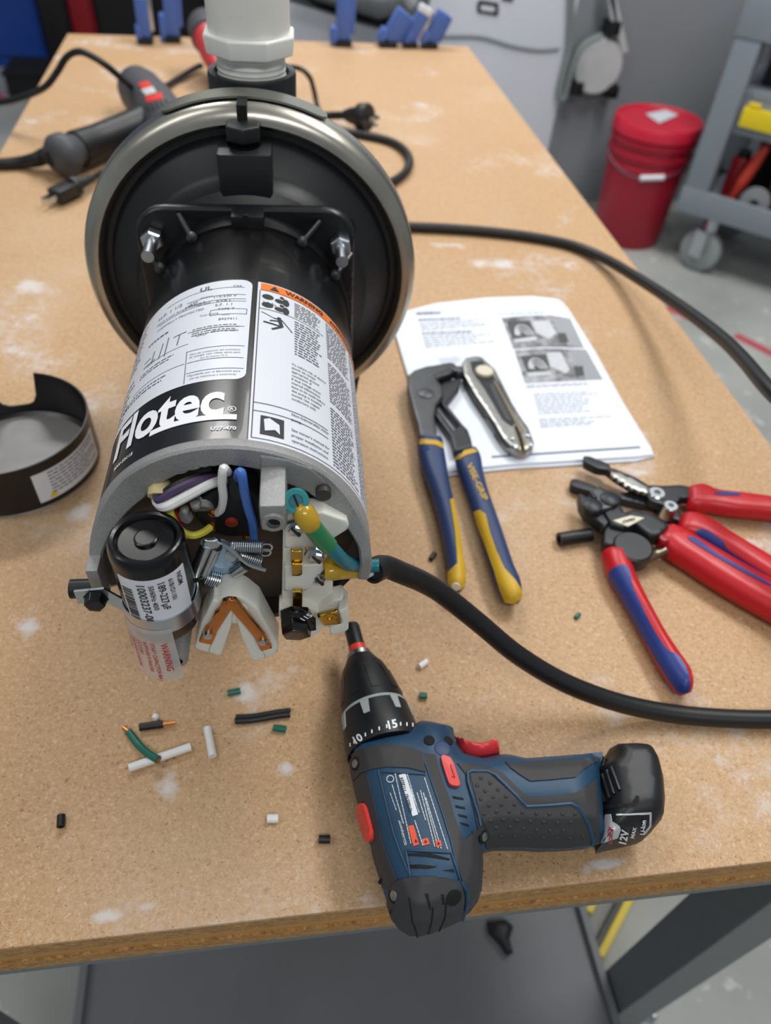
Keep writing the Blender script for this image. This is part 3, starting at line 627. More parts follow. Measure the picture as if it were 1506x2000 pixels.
# logo
b = MB()
ctext(b, 'Flotec', (120, 968), (688, 742), bold=.028, r=RM + .0007, hs=1.35)
t0, a0 = cylhit(*K('P4', [(310, 822)])[0]); t1, a1 = cylhit(*K('P4', [(760, 738)])[0]); cylpatch(b, RM + .0008, t0, t1, a1 - .0028, a1 + .0010, .0002)
ctext(b, 'U27-470', (622, 816), (756, 806), bold=.02); ctext(b, 'MW-S3115', (122, 1022), (215, 945), bold=.02)
tc_, ac_ = cylhit(*K('P4', [(735, 700)])[0])
for k in range(20):
    cline(b, tc_ + .026 * math.cos(k * math.pi / 10), ac_ + .0019 * math.sin(k * math.pi / 10), tc_ + .026 * math.cos((k + 1) * math.pi / 10), ac_ + .0019 * math.sin((k + 1) * math.pi / 10), .0004)
put_text(b, 'R', lambda x, y: cm(RM + .0007)(tc_ * RM + x, ac_ - .0009 + y), size=.0026, bold=.02, center=True)
b.build('logo_print', 'ink_white', lab1, smooth=False)
# warning label print
cylpatch(MB(), RM + .0006, SEAM + .035, 1.6, .1405, .1482, .0002).build('orange_band', 'orange', lab2)
b = MB()
put_text(b, 'WARNING', lambda x, y: cm(RM + .0009)(RM * (SEAM + .25) + x, .1424 + y), size=.0056, bold=.03); put_text(b, 'AVERTISSEMENT', lambda x, y: cm(RM + .0009)(RM * (SEAM + .72) + x, .1426 + y), size=.0050, bold=.03)
tri = [cm(RM + .0009)(RM * (SEAM + .155) + x, .1418 + y) for x, y in ((-.003, 0), (.003, 0), (0, .005))]; b.add(tri, [(0, 1, 2)])
for t0, a0, t1, a1 in ((SEAM + .03, .1395, SEAM + .03, .004), (SEAM + .03, .1195, SEAM + .62, .1195), (SEAM + .03, .031, SEAM + .62, .031), (SEAM + .03, .0245, SEAM + .62, .0245), (SEAM + .03, .004, 1.6, .004), (SEAM + .03, .1405, 1.6, .1405)): cline(b, t0, a0, t1, a1, .00045)
Ts = SEAM; bm_ = b; b = MB()
dashes(b, Ts + .33, Ts + .60, .121, .1375, 8, hgt=.36); dashes(b, Ts + .33, Ts + .60, .082, .1175, 14, hgt=.36); 
dashes(b, Ts + .66, Ts + 1.0, .10, .1385, 16, hgt=.36); dashes(b, Ts + .66, Ts + 1.0, .058, .096, 16, hgt=.36); dashes(b, Ts + .66, Ts + 1.0, .006, .054, 20, hgt=.36); dashes(b, Ts + 1.04, Ts + 1.3, .006, .138, 50, hgt=.36)
b.build('fine_print', 'ink_grey', lab2, smooth=False); b = bm_
for i, s in enumerate(('To reduce risk of electric', 'shock, be certain', 'appropriate ground', 'connection. If', 'If dual voltage motor', 'internal adjustments', 'have to be made before', 'this pump is installed', 'moved. Use copper', 'conductors only.')):
    put_text(b, s, lambda x, y, i=i: cm(RM + .0007)((Ts + .31) * RM + x, .0715 - i * .0034 + y), size=.0022, bold=.012)
for i, s in enumerate(('Non-Submersible water', 'pump.', '', "See owner's manual for", 'proper installation and', 'operation instructions.')):
    if s: put_text(b, s, lambda x, y, i=i: cm(RM + .0007)((Ts + .31) * RM + x, .0278 - i * .0040 + y), size=.0024, bold=.01)
def blob(b, t, a, rt, ra, n=14, r=RM + .0006): b.add([cm(r)(RM * t + rt * math.cos(2 * math.pi * k / n), a + ra * math.sin(2 * math.pi * k / n)) for k in range(n)], [tuple(range(n))])
# pictograms: two head-and-blast figures, a figure by a live wire, an open booklet
for a_ in (.1335, .1245):
    blob(b, Ts + .10, a_, .0035, .0028); blob(b, Ts + .20, a_ - .0015, .0030, .0022); blob(b, Ts + .255, a_ - .001, .0022, .0038); blob(b, Ts + .22, a_ + .003, .0014, .0014)
for k in range(9): cline(b, Ts + .06 + .012 * k, .128 - .0015 * (k % 3), Ts + .075 + .012 * k, .1262, .0004)
cline(b, Ts + .05, .116, Ts + .15, .112, .0005); cline(b, Ts + .15, .112, Ts + .22, .112, .0008); cline(b, Ts + .22, .112, Ts + .31, .103, .0006)
blob(b, Ts + .20, .1130, .0013, .0013); cline(b, Ts + .20, .1115, Ts + .22, .105, .0024); cline(b, Ts + .22, .105, Ts + .07, .106, .0013); cline(b, Ts + .22, .105, Ts + .14, .100, .0014); cline(b, Ts + .19, .110, Ts + .12, .1085, .001)
cylpatch(b, RM + .0006, Ts + .085, Ts + .25, .0075, .0215, .0002)
b.build('warning_print', 'ink', lab2, smooth=False)
b = MB(); pts = [(.11, .0185), (.15, .020), (.22, .0165), (.225, .0095), (.19, .012), (.12, .010)]
b.add([cm(RM + .0009)(RM * (Ts + t), a) for t, a in pts], [tuple(range(6))]).build('booklet_icon', 'label_white', lab2, smooth=False)
# ---------------- open end bell (cast aluminium arch)
def rin(t):
    t = abs(t); k = [(0, .0590), (.5, .0575), (.8, .0560), (1.15, .0610), (1.4, .0650), (2.3, .0655)]
    for (a, x), (c, y) in zip(k, k[1:]):
        if t <= c: return x + (y - x) * (t - a) / (c - a)
    return k[-1][1]
def afr(t):
    t = abs(t); return -.004 - .014 * min(max((t - .75) / .75, 0), 1) ** 1.2
b = MB(); N = 120; vs = []; T0, T1 = -2.05, 2.02
rng = random.Random(3)
for i in range(N + 1):
    t = T0 + (T1 - T0) * i / N; s, c = math.sin(t), math.cos(t); ri = rin(t) + (rng.uniform(-.0006, .0006) if -.55 < t < .1 else 0); ro = RM + .0004; a = afr(t)
    if abs(t) > 1.75: a *= max(0, 1 - (abs(t) - 1.75) / .28)
    for rr, aa in ((ro, .002), (ro, a + .0012), (ro - .0012, a), (ri + .0012, a), (ri, a + .0012), (ri + .001, .022)): vs.append((rr * s, aa, ZC + rr * c))
fs = []
for i in range(N):
    for j in range(6): fs.append((6 * i + j, 6 * i + (j + 1) % 6, 6 * i + 6 + (j + 1) % 6, 6 * i + 6 + j))
fs += [tuple(range(5, -1, -1)), tuple(6 * N + j for j in range(6))]
bell = b.add(vs, fs).build('end_bell', 'cast_alu', pump)
revolve(MB(), [(.0, .0), (0, .0685), (.004, .0685)], Vector((0, .015, ZC)), AX, 48).build('back_plate', 'brown_dark', pump)
revolve(MB(), [(.0, .069), (.02, .069)], Vector((0, .001, ZC)), AX, 48, cap=False).build('inner_wall', 'cast_dark', bell)
# top post, thick web right of it, lower left post
b = MB(); b.box(.0168, .0292, -.031, .004, .2165, .2335); b.build('cover_post', 'cast_alu', bell, bevel=.0025)
cyl(MB(), P(537, 1017, -.0312), P(537, 1017, -.0312) + Vector((0, .004, 0)), .0030, 16).build('post_hole', 'black_flat', bell)
revolve(MB(), [(-.0016, .0032), (-.0016, .0052), (0, .0056), (.004, .0056)], Vector((.0230, -.031, .2235)), AX, 20, cap=False).build('post_rim', 'cast_alu', bell)
def pslab(name, crop, pts, a, th, m, par, bev=.0008, step=.003):
    b = MB(); inflate(b, [(p.x, p.z) for p in [P(px, py, a) for px, py in K(crop, pts)]], 0, th / 2, bev, step, edge=th / 2 - bev * .8, to3=lambda x, z, h: (x, a + th / 2 - h, z)); return b.build(name, m, par)
pslab('web', 'E6', [(600, 105), (800, 140), (960, 200), (1060, 290), (1095, 360), (1020, 330), (1012, 392), (950, 370), (800, 310), (780, 330), (610, 330), (600, 170)], -.0046, .014, 'cast_alu', bell, .001)
cyl(MB(), P(632, 968, -.009), P(632, 968, -.009) + Vector((0, .02, 0)), .0038, 16).build('rivet', 'cast_dark', bell)
cyl(MB(), P(257, 968, -.004), P(257, 968, -.004) + Vector((0, .02, 0)), .0042, 16).build('rivet', 'cast_dark', bell)
q = P(346, 1292, -.040); revolve(MB(), [(0, .0030), (0, .0052), (.001, .0058), (.045, .0062), (.06, .0062)], q, AX, 20, cap=False).build('cover_post', 'cast_alu', bell)
cyl(MB(), q + Vector((0, .0015, 0)), q + Vector((0, .003, 0)), .0045, 14).build('post_hole', 'black_flat', bell)
b = MB(); q = P(405, 1168, .006); revolve(b, [(-.012, 0.001), (-.010, .010), (-.004, .0165), (.004, .019), (.014, .020)], q, AX, 28); b.build('bearing_boss', 'brown_dark', pump)
b = MB(); q = P(395, 985, -.003); cyl(b, q + Vector((0, 0, -.004)), q + Vector((0, .02, .006)), .0055, 16); b.build('bearing_lug', 'cast_alu', bell)
b = MB()
for pl_ in ([(950, 700), (970, 650), (1030, 655), (1040, 700), (1075, 735), (1040, 765), (975, 750)], [(1040, 610), (1120, 600), (1135, 630), (1120, 655), (1050, 640)]):
    inflate(b, [(p.x, p.z) for p in [P(px, py, -.008) for px, py in K('E5', pl_)]], 0, .003, .0012, .002, to3=lambda x, z, h: (x, -.006 - h, z))
b.build('bearing_lug', 'cast_alu', bell)
# overload protector disc and its solder points
q = P(452, 1003, -.002); b = MB(); revolve(b, [(0, 0), (0, .0170), (.002, .0185), (.016, .0185)], q, AX, 40); ovl = b.build('overload_protector', 'black_plastic', pump)
q2 = P(452, 1022, -.003); revolve(MB(), [(0, .002), (.0005, .0034), (.003, .0038), (.004, .0038)], q2, AX, 10).build('red_seal', 'red_dot', ovl)
for px, py in K('E6', [(275, 505), (262, 608), (515, 685)]):
    q = P(px, py, -.003); revolve(MB(), [(-.002, .001), (-.001, .0026), (.002, .0030)], q, AX, 8).build('solder_joint', 'copper', ovl)
b = MB(); inflate(b, [(p.x, p.z) for p in [P(px, py, -.006) for px, py in K('E6', [(370, 265), (435, 262), (480, 420), (470, 445), (385, 440), (370, 330)])]], 0, .003, .0008, .003, to3=lambda x, z, h: (x, -.002 - h, z)); b.build('protector_clip', 'black_gloss', ovl)
# wires inside the motor end
def wire(name, crop, pts, r, m, par=pump, nn=8):
    L = [P(*K(crop, [(p[0], p[1])])[0], p[2]) for p in pts]; return sweep(MB(), L, r, nn).build(name, m, par)
wire('white_wire', 'E6', [(400, 250, .008), (372, 215, -.006), (345, 200, -.012), (336, 300, -.011), (345, 400, -.009), (330, 480, -.006), (300, 510, -.003)], .0021, 'wire_white')
wire('blue_wire', 'E6', [(440, 300, .006), (448, 240, -.008), (470, 230, -.012), (490, 350, -.011), (520, 480, -.009), (550, 580, -.007), (560, 680, -.006)], .0023, 'wire_blue')
wire('purple_wire', 'E5', [(1330, 385, .004), (1180, 395, -.004), (1050, 430, -.007), (900, 500, -.009), (800, 570, -.010), (775, 500, -.004), (800, 430, .006)], .0022, 'wire_purple')
wire('black_wire', 'E5', [(1330, 360, .006), (1180, 370, -.002), (1050, 400, -.005), (900, 470, -.007), (800, 540, -.006)], .0021, 'black_rubber')
wire('white_wire', 'E5', [(1330, 400, .002), (1200, 440, -.006), (1050, 520, -.010), (940, 580, -.012), (850, 622, -.013), (790, 600, -.008), (770, 540, .0)], .0026, 'wire_white')
wire('yellow_wire', 'E5', [(840, 430, .004), (870, 560, -.002), (885, 660, -.005), (920, 750, -.007), (990, 830, -.009), (1070, 858, -.010), (1150, 835, -.008), (1215, 790, -.004)], .0020, 'wire_yellow')
wire('red_wire', 'E5', [(920, 650, .002), (945, 710, -.003), (965, 760, -.002)], .0020, 'wire_red')
wire('red_wire', 'E5', [(1000, 1470, .002), (1040, 1500, -.012), (1100, 1545, -.014)], .0018, 'wire_red')
wire('tape_wrap', 'E5', [(790, 440, .004), (800, 490, -.003), (800, 540, -.006)], .0058, 'tape_cream', nn=10)
wire('white_wire', 'E6', [(880, 440, .002), (980, 440, -.004), (1060, 470, -.006), (1120, 520, -.006), (1150, 560, -.002)], .0026, 'wire_white')
wire('purple_wire', 'E6', [(1050, 430, .004), (1120, 470, -.003), (1180, 540, -.005), (1210, 620, .0)], .0024, 'wire_purple')
# governor (centrifugal switch) with plates, weights and springs
gov = None
def pslab(name, crop, pts, a, th, m, par, bev=.0008, step=.003):
    b = MB(); inflate(b, [(p.x, p.z) for p in [P(px, py, a) for px, py in K(crop, pts)]], 0, th / 2, bev, step, edge=th / 2 - bev * .8, to3=lambda x, z, h: (x, a + th / 2 - h, z)); return b.build(name, m, par)
gov = pslab('governor', 'E6', [(225, 900), (290, 760), (330, 710), (420, 760), (500, 850), (450, 900), (400, 945), (340, 985), (290, 950)], -.014, .003, 'zinc_blue', pump)
for p, q in (((235, 725), (150, 925)), ((290, 740), (210, 915)), ((500, 870), (420, 925))):
    A_, B_ = P(*K('E6', [p])[0], -.018), P(*K('E6', [q])[0], -.018); cyl(MB(), A_, B_, .0036, 16).build('weight_roller', 'zinc', gov)
pslab('governor_arm', 'E6', [(200, 710), (300, 705), (330, 730), (300, 770), (200, 760)], -.021, .003, 'zinc', gov)
sweep(MB(), [P(*K('E6', [p])[0], -.021) for p in ((330, 715), (420, 780), (520, 865), (640, 908))], .0011, 8).build('governor_rod', 'zinc', gov)
cyl(MB(), P(*K('E6', [(400, 810)])[0], -.0162), P(*K('E6', [(400, 810)])[0], -.012), .0030, 18).build('governor_pin', 'item_grey', gov)
for p, q, R_, n_ in (((395, 738), (620, 742), .0030, 15), ((455, 800), (610, 850), .0028, 11), ((220, 958), (320, 985), .0042, 7)):
    helix(MB(), P(*K('E6', [p])[0], -.017), P(*K('E6', [q])[0], -.017), R_, .0005, n_, 5, 10).build('governor_spring', 'zinc', gov)
for p in ((650, 745), (640, 780), (170, 945)):
    q = P(*K('E6', [p])[0], -.013); tube(MB(), q + Vector((0, -.0006, 0)), q + Vector((0, .0006, 0)), .0032, .0022, 14).build('spring_hook', 'zinc', gov)
# white V-shaped switch with copper blades
sw = pslab('switch_body', 'E6', [(290, 1125), (335, 1102), (400, 1092), (465, 1098), (505, 1118), (535, 1140), (592, 1185), (660, 1310), (730, 1440), (728, 1490), (640, 1530), (548, 1555), (475, 1385), (468, 1335), (440, 1290), (395, 1290), (385, 1340), (330, 1510), (235, 1490), (140, 1465), (190, 1285), (275, 1110)], -.030, .016, 'white_plastic', pump, .0015)
pslab('switch_rib', 'E6', [(395, 1195), (415, 1195), (400, 1300), (330, 1510), (240, 1490), (300, 1340)], -.0325, .004, 'white_plastic', sw, .0008)
pslab('switch_rib', 'E6', [(420, 1200), (445, 1240), (560, 1380), (640, 1530), (552, 1552), (475, 1385)], -.0325, .004, 'white_plastic', sw, .0008)
pslab('copper_blade', 'E6', [(340, 1135), (385, 1120), (400, 1180), (305, 1330), (262, 1435), (175, 1415), (215, 1330), (255, 1300), (262, 1270), (288, 1215), (312, 1200)], -.0345, .003, 'copper', sw, .0004)
pslab('copper_blade', 'E6', [(360, 1150), (375, 1122), (430, 1125), (462, 1160), (600, 1330), (640, 1380), (685, 1460), (610, 1480), (568, 1385), (540, 1350), (390, 1185)], -.0355, .003, 'copper', sw, .0004)
for p in ((235, 1375), (622, 1420)):
    q = P(*K('E6', [p])[0], -.0365); revolve(MB(), [(-.001, .0012), (-.0004, .0022), (.003, .0026)], q, AX, 16).build('blade_rivet', 'zinc', sw)
q = P(*K('E6', [(420, 1190)])[0], -.030); revolve(MB(), [(-.001, .0066), (.0005, .0080), (.018, .0082)], q, (0, 1, 0), 24).build('switch_barrel', 'white_plastic', sw)
# terminal board
tb = pslab('terminal_board', 'E8', [(75, 440), (300, 436), (480, 425), (520, 420), (810, 520), (832, 570), (825, 615), (660, 720), (570, 830), (560, 1060), (480, 1190), (650, 1180), (650, 1430), (360, 1500), (340, 1560), (60, 1620), (25, 1600), (60, 1450), (70, 900)], -.014, .010, 'white_plastic', pump, .0012)
pslab('terminal_step', 'E8', [(95, 1040), (520, 1010), (560, 1060), (440, 1210), (340, 1325), (95, 1325)], -.0175, .005, 'white_plastic', tb)
pslab('terminal_step', 'E8', [(100, 450), (350, 445), (560, 640), (560, 820), (100, 830)], -.0165, .004, 'white_plastic', tb)
pslab('terminal_step', 'E8', [(30, 1520), (340, 1500), (480, 1560), (650, 1430), (760, 1405), (825, 1490), (828, 1760), (780, 1800), (620, 1830), (610, 1740), (520, 1740), (490, 1800), (370, 1870), (300, 1800), (60, 1655), (25, 1610)], -.020, .010, 'white_plastic', tb)
pslab('terminal_wall', 'E8', [(720, 1560), (825, 1490), (828, 1760), (780, 1800), (620, 1830), (615, 1750), (760, 1690)], -.027, .008, 'white_plastic', tb)
for pts, a in (([(165, 870), (300, 868), (300, 985), (165, 990)], -.0215), ([(172, 1018), (295, 1015), (297, 1130), (270, 1150), (180, 1150)], -.0230), ([(330, 840), (560, 830), (540, 900), (340, 900)], -.018), ([(185, 1330), (300, 1330), (295, 1510), (185, 1515)], -.0215), ([(470, 1615), (700, 1560), (745, 1700), (545, 1722)], -.028)):
    pslab('brass_tab', 'E8', pts, a, .0025, 'brass', tb, .0004)
q = P(*K('E8', [(615, 1625)])[0], -.0285); tube(MB(), q, q + Vector((0, .0015, 0)), .0030, .0018, 18).build('brass_eyelet', 'brass', tb)
for p, r_, a in (((222, 620), .0050, -.020), ((457, 935), .0056, -.0235), ((495, 1190), .0040, -.018)):
    q = P(*K('E8', [p])[0], a); s = revolve(MB(), [(-.0015, .001), (-.0012, r_ * .7), (.001, r_ * .72), (.001, r_ * 1.05), (.003, r_ * 1.05)], q, (0, 1, .15), 8).build('terminal_screw', 'zinc', tb)
    MB().obox(q + Vector((0, -.0013, 0)), (.0006, 0, .0004), (0, .0006, 0), (-.0018, 0, .0028)).build('screw_slot', 'tool_black', s)
for pts in ([(560, 1090, -.022), (650, 1090, -.022), (760, 1095, -.018), (920, 1100, -.012), (1000, 1095, -.004)],): 
    sweep(MB(), [P(*K('E8', [(p[0], p[1])])[0], p[2]) for p in pts], [.0046, .0050, .0042, .0036, .003], 12).build('crimp_terminal', 'amber', tb)
sweep(MB(), [P(*K('E8', [(p[0], p[1])])[0], p[2]) for p in ((560, 960, -.016), (660, 960, -.014), (760, 980, -.010), (900, 1010, -.004))], [.0046, .0048, .004, .003], 12).build('crimp_terminal', 'amber', tb)
# voltage selector knob
q = P(*K('E8', [(230, 1715)])[0], -.030); kn = revolve(MB(), [(-.006, .0040), (-.006, .0080), (-.001, .0086), (.008, .0090)], q, (0, 1, .25), 6, up=(.3, 0, 1)).build('voltage_knob', 'black_gloss', pump, bevel=.0006)
pslab('knob_flag', 'E8', [(150, 1590), (235, 1565), (310, 1595), (380, 1640), (452, 1685), (458, 1780), (360, 1790), (250, 1760)], -.033, .004, 'black_gloss', kn)
b = MB()
o_ = P(*K('E8', [(318, 1660)])[0], -.0338); ux = (P(*K('E8', [(420, 1600)])[0], -.0338) - o_); L_ = ux.length; ux.normalize(); uy = Vector((-ux.z, 0, ux.x))
put_text(b, '115', lambda x, y: o_ + ux * x + uy * y + Vector((0, -.0002, 0)), width=L_, size=.0046, bold=.03); b.build('knob_digits', 'ink_white', kn, smooth=False)
# green ground screw, crimp and wire
q = P(*K('E8', [(226, 280)])[0], -.023); gs = revolve(MB(), [(-.003, .0034), (-.003, .0056), (-.0022, .0060), (0, .0060), (.001, .0045), (.014, .0035)], q, (0, .78, -.62), 24, cap=False).build('ground_screw', 'teal', pump)
revolve(MB(), [(-.0016, 0.0), (-.0016, .0034)], q, (0, .78, -.62), 16, cap=False).build('screw_socket', 'teal_wire', gs)
MB().obox(q + Vector((0, -.0016, .0013)), (-.0010, .0018, .0022), (.0004, .0002, .0002), (0, -.0003, .0003)).build('screw_slot', 'black_flat', gs)
def gw(name, pts, r, m): return sweep(MB(), [P(*K('E8', [(p[0], p[1])])[0], p[2]) for p in pts], r, 14).build(name, m, gs)
gw('crimp_sleeve', [(265, 340, -.022), (310, 420, -.026), (370, 520, -.028), (400, 570, -.028)], [.0036, .0056, .0056, .0048], 'amber')
gw('heat_sleeve', [(390, 555, -.028), (460, 640, -.0285), (540, 740, -.028), (600, 800, -.0275)], .0047, 'green_ins')
gw('ground_wire', [(580, 770, -.0275), (680, 880, -.026), (770, 970, -.022), (860, 1015, -.017), (960, 1030, -.008), (1060, 1030, -.004), (1180, 1025, -.004)], .0037, 'teal_wire')
# ---------------- capacitor with strap, label and film
cx, ca, cr, cz0, cz1 = -.0372, -.027, .0182, .150, .2115
def cp(ph, z, r): return (cx + r * math.sin(ph), ca - r * math.cos(ph), z)
cap_ = revolve(MB(), [(cz0, .006), (cz0, cr * .97), (cz0 + .002, cr), (cz1 - .006, cr), (cz1 - .003, cr * .985), (cz1 - .0005, cr * .93), (cz1, cr * .88), (cz1 - .0006, cr * .8), (cz1 - .003, cr * .74), (cz1 - .0024, cr * .70), (cz1 - .0024, 0)], Vector((cx, ca, 0)), (0, 0, 1), 48).build('capacitor', 'black_gloss', pump)
revolve(MB(), [(cz1 - .003, cr * .30), (cz1 - .0012, cr * .30), (cz1 - .0009, cr * .27), (cz1 - .0009, cr * .25)], Vector((cx, ca, 0)), (0, 0, 1), 28).build('vent_plug', 'black_gloss', cap_)
def cappatch(mb, p0, p1, z0, z1, r, th=.0003, n=24, flare=0.0):
    vs = []
    for i in range(n + 1):
        ph = p0 + (p1 - p0) * i / n
        for rr in (r, r - th):
            vs += [cp(ph, z0, rr + flare), cp(ph, z1, rr)]
    fs = []
    for i in range(n):
        b = 4 * i; fs += [(b, b + 4, b + 5, b + 1), (b + 2, b + 3, b + 7, b + 6), (b + 1, b + 5, b + 7, b + 3), (b, b + 2, b + 6, b + 4)]
    return mb.add(vs, fs + [(0, 1, 3, 2), (4 * n, 4 * n + 2, 4 * n + 3, 4 * n + 1)])
cl = cappatch(MB(), -.75, 1.12, .1585, .2005, cr + .0003).build('capacitor_label', 'label_white', cap_)
def capt(mb, s, ph, z, size, bold=.02, wd=None):
    r = cr + .0006; return put_text(mb, s, lambda x, y: cp(ph + y / r, z - x, r), size=size, bold=bold, width=wd)
b = MB()
for s, ph, sz, z in (('10003237-00', -.22, .0056, .1975), ('50/60Hz 40/0', .07, .0034, .1970), ('189-227\u00b5F', .30, .0049, .1975), ('61B1D1101', .58, .0034, .1978), ('NGM', .83, .0040, .1985)): capt(b, s, ph, z, sz)
rg = random.Random(5); z = .1935
while z > .166:
    pass_ = rg.uniform(.0004, .0013); cappatch(b, -.68, -.38, z - pass_, z, cr + .0006, .0001, 8); z -= pass_ + rg.uniform(.0004, .001)
b.build('capacitor_print', 'ink', cl, smooth=False)
zs = .1655
st = cappatch(MB(), -1.45, 1.9, zs - .0060, zs + .0050, cr + .0012, .0008).build('capacitor_strap', 'zinc', pump)
q = P(190, 1150, ca - .004); MB().add([(-.076, ca - .006, zs + .004), (-.0625, ca - .006, zs + .004), (cx - cr + .002, ca - .006, zs - .006), (cx - cr + .002, ca - .006, zs + .005), (-.0615, ca - .006, zs + .015), (-.076, ca - .006, zs + .0135)] + [(-.076, ca - .0048, zs + .004), (-.0625, ca - .0048, zs + .004), (cx - cr + .002, ca - .0048, zs - .006), (cx - cr + .002, ca - .0048, zs + .005), (-.0615, ca - .0048, zs + .015), (-.076, ca - .0048, zs + .0135)], [(0, 1, 2, 3, 4, 5), (11, 10, 9, 8, 7, 6)] + [(i, (i + 1) % 6, (i + 1) % 6 + 6, i + 6) for i in range(6)]).build('strap_tab', 'zinc', st, smooth=False)
hq = Vector((-.0665, ca - .006, zs + .0080)); revolve(MB(), [(-.005, .003), (-.005, .0050), (0, .0056), (0, .0068), (.0008, .0068)], hq, AX, 6, up=(.2, 0, 1)).build('strap_screw', 'black_gloss', st, bevel=.0004)
qa = P(150, 1150, -.012); cyl(MB(), qa + Vector((-.003, 0, 0)), qa + Vector((.016, 0, 0)), .0052, 20).build('rubber_sleeve', 'black_rubber', st)
MB().box(-.0705, -.0645, -.026, -.004, .164, .186).build('strap_boss', 'cast_alu', bell, bevel=.001)
fm = cappatch(MB(), -1.35, .35, .120, .163, cr + .0016, .0002, 24, flare=.0015).build('insulating_film', 'clear_film', pump)
b = MB(); r = cr + .0026
for s, ph, sz in (('WARNING', .0, .0050), ('START CAPACITOR MAY', -.26, .0031), ('RUPTURE IF FAILURE', -.44, .0029), ('OCCURS', -.62, .0031), ('DISCHARGE BEFORE', -.80, .0030), ('SERVICING', -.98, .003)):
    put_text(b, s, lambda x, y, ph=ph: cp(ph + y / r, .153 - x, r + max(0, (.150 - (.153 - x))) * .03), size=sz, bold=.02)
b.build('film_print', 'ink_red', fm, smooth=False)
# ---------------- wet end: bracket, volute plate, clamp ring, outlet
def sqpoly(h, rad, n=6):
    out = []
    for sx, sy, s in ((1, 1, 0), (-1, 1, 90), (-1, -1, 180), (1, -1, 270)):
        out += [(sx * (h - rad) + rad * math.cos(math.radians(s + 90 * k / n)), ZC + sy * (h - rad) + rad * math.sin(math.radians(s + 90 * k / n))) for k in range(n + 1)]
    return out
b = MB(); inflate(b, sqpoly(.0765, .022), 0, .005, .0025, .006, to3=lambda x, z, h: (x, .242 - h, z)); br = b.build('bracket', 'black_cast', pump)
revolve(MB(), [(.224, .0665), (.224, .0716), (.232, .0720), (.238, .0728)], ORG, AX, 64, cap=False).build('bracket_neck', 'black_cast', br)
for p, q in (((430, 570), (490, 672)), ((1060, 600), (982, 692)), ((290, 735), (347, 808)), ((1200, 745), (1130, 840))):
    A_ = P(*K('P3', [p])[0], .236); t, a = cylhit(*K('P3', [q])[0], r=RM + .002); B_ = Vector(((RM + .002) * math.sin(t), a, ZC + (RM + .002) * math.cos(t)))
    rb = sweep(MB(), [A_, A_.lerp(B_, .5), B_], .0020, 8).build('rib', 'black_cast', br)
    revolve(MB(), [(0, .002), (.001, .0034), (.004, .0036)], B_ + Vector((0, -.003, .0005)), AX, 12).build('rib_bead', 'tool_steel', rb)
MB().box(-.0085, .0135, .222, .238, .2405, .2520).build('centre_tab', 'black_cast', br, bevel=.0015)
cyl(MB(), P(480, 428, .2215), P(480, 428, .2215) + Vector((0, .002, 0)), .0026, 16).build('tab_hole', 'black_flat', br)
for x, z in ((-.0640, .2300), (.0655, .2275), (-.065, .1186), (.065, .1186)):
    st_ = cyl(MB(), (x, .208, z), (x, .240, z), .0042, 16).build('stud', 'zinc', br)
    revolve(MB(), [(0, .0065), (0.0008, .0078), (.007, .0078), (.008, .0068)], Vector((x, .2285, z)), AX, 6, up=(.4, 0, 1)).build('nut', 'zinc', st_, smooth=False)
    revolve(MB(), [(-.010, .011), (.006, .0125)], Vector((x, .252, z)), AX, 18).build('corner_boss', 'black_cast', br)
b = MB(); revolve(b, [(.238, .070), (.246, .078), (.250, .084), (.262, .0865), (.266, .090), (.276, .105), (.280, .1075), (.284, .1085), (.2845, .1135), (.300, .1135)], ORG, AX, 80, cap=False); vp = b.build('seal_plate', 'black_plastic', pump)
revolve(MB(), [(.288, .1115), (.284, .1122), (.2785, .1140), (.2755, .1172), (.2755, .1210), (.2785, .1255), (.284, .1285), (.300, .1290), (.305, .1260), (.307, .118)], ORG, AX, 96, cap=False).build('clamp_ring', 'steel_ring', pump)
MB().box(-.0028, .0040, .2730, .3085, .2860, .3042).build('ring_gap', 'black_flat', pump)
b = MB(); r0 = .1312; vs = []
n = 30
for i in range(n + 1):
    t = -.44 + .90 * i / n; e = min(1, min(i, n - i) / 2.0 + .35)
    for rr in (r0, r0 - .0014):
        for aa in (.2965 - .009 * e, .2965 + .009 * e): vs.append((rr * math.sin(t), aa, ZC + rr * math.cos(t)))
fs = []
for i in range(n):
    k = 4 * i; fs += [(k, k + 4, k + 5, k + 1), (k + 2, k + 3, k + 7, k + 6), (k, k + 2, k + 6, k + 4), (k + 1, k + 5, k + 7, k + 3)]
b.add(vs, fs + [(0, 1, 3, 2), (4 * n, 4 * n + 2, 4 * n + 3, 4 * n + 1)]).build('ring_clasp', 'steel_clasp', pump)
pb = MB()
bxp = [(-.0165, .2500), (-.0145, .2480), (.0175, .2480), (.0195, .2500), (.0195, .2950), (-.0165, .2950)]
pb.add([(x, y, .2500) for x, y in bxp] + [(x, y, .2815) for x, y in bxp], [(5, 4, 3, 2, 1, 0), (6, 7, 8, 9, 10, 11)] + [(i, (i + 1) % 6, (i + 1) % 6 + 6, i + 6) for i in range(6)])
prm = pb.build('priming_port', 'black_plastic', vp, bevel=.0008)
pg = Vector((.0010, .2680, 0)); revolve(MB(), [(.2815, .0100), (.2822, .0118), (.2826, .0118), (.2826, .0095)], pg, (0, 0, 1), 24).build('plug_seal', 'black_gloss', prm)
revolve(MB(), [(.2826, .009), (.2850, .0100), (.2855, .0128), (.2940, .0128), (.2950, .0118)], pg, (0, 0, 1), 6, up=(1, .0, 0)).build('priming_plug', 'black_plastic', prm, bevel=.0006)
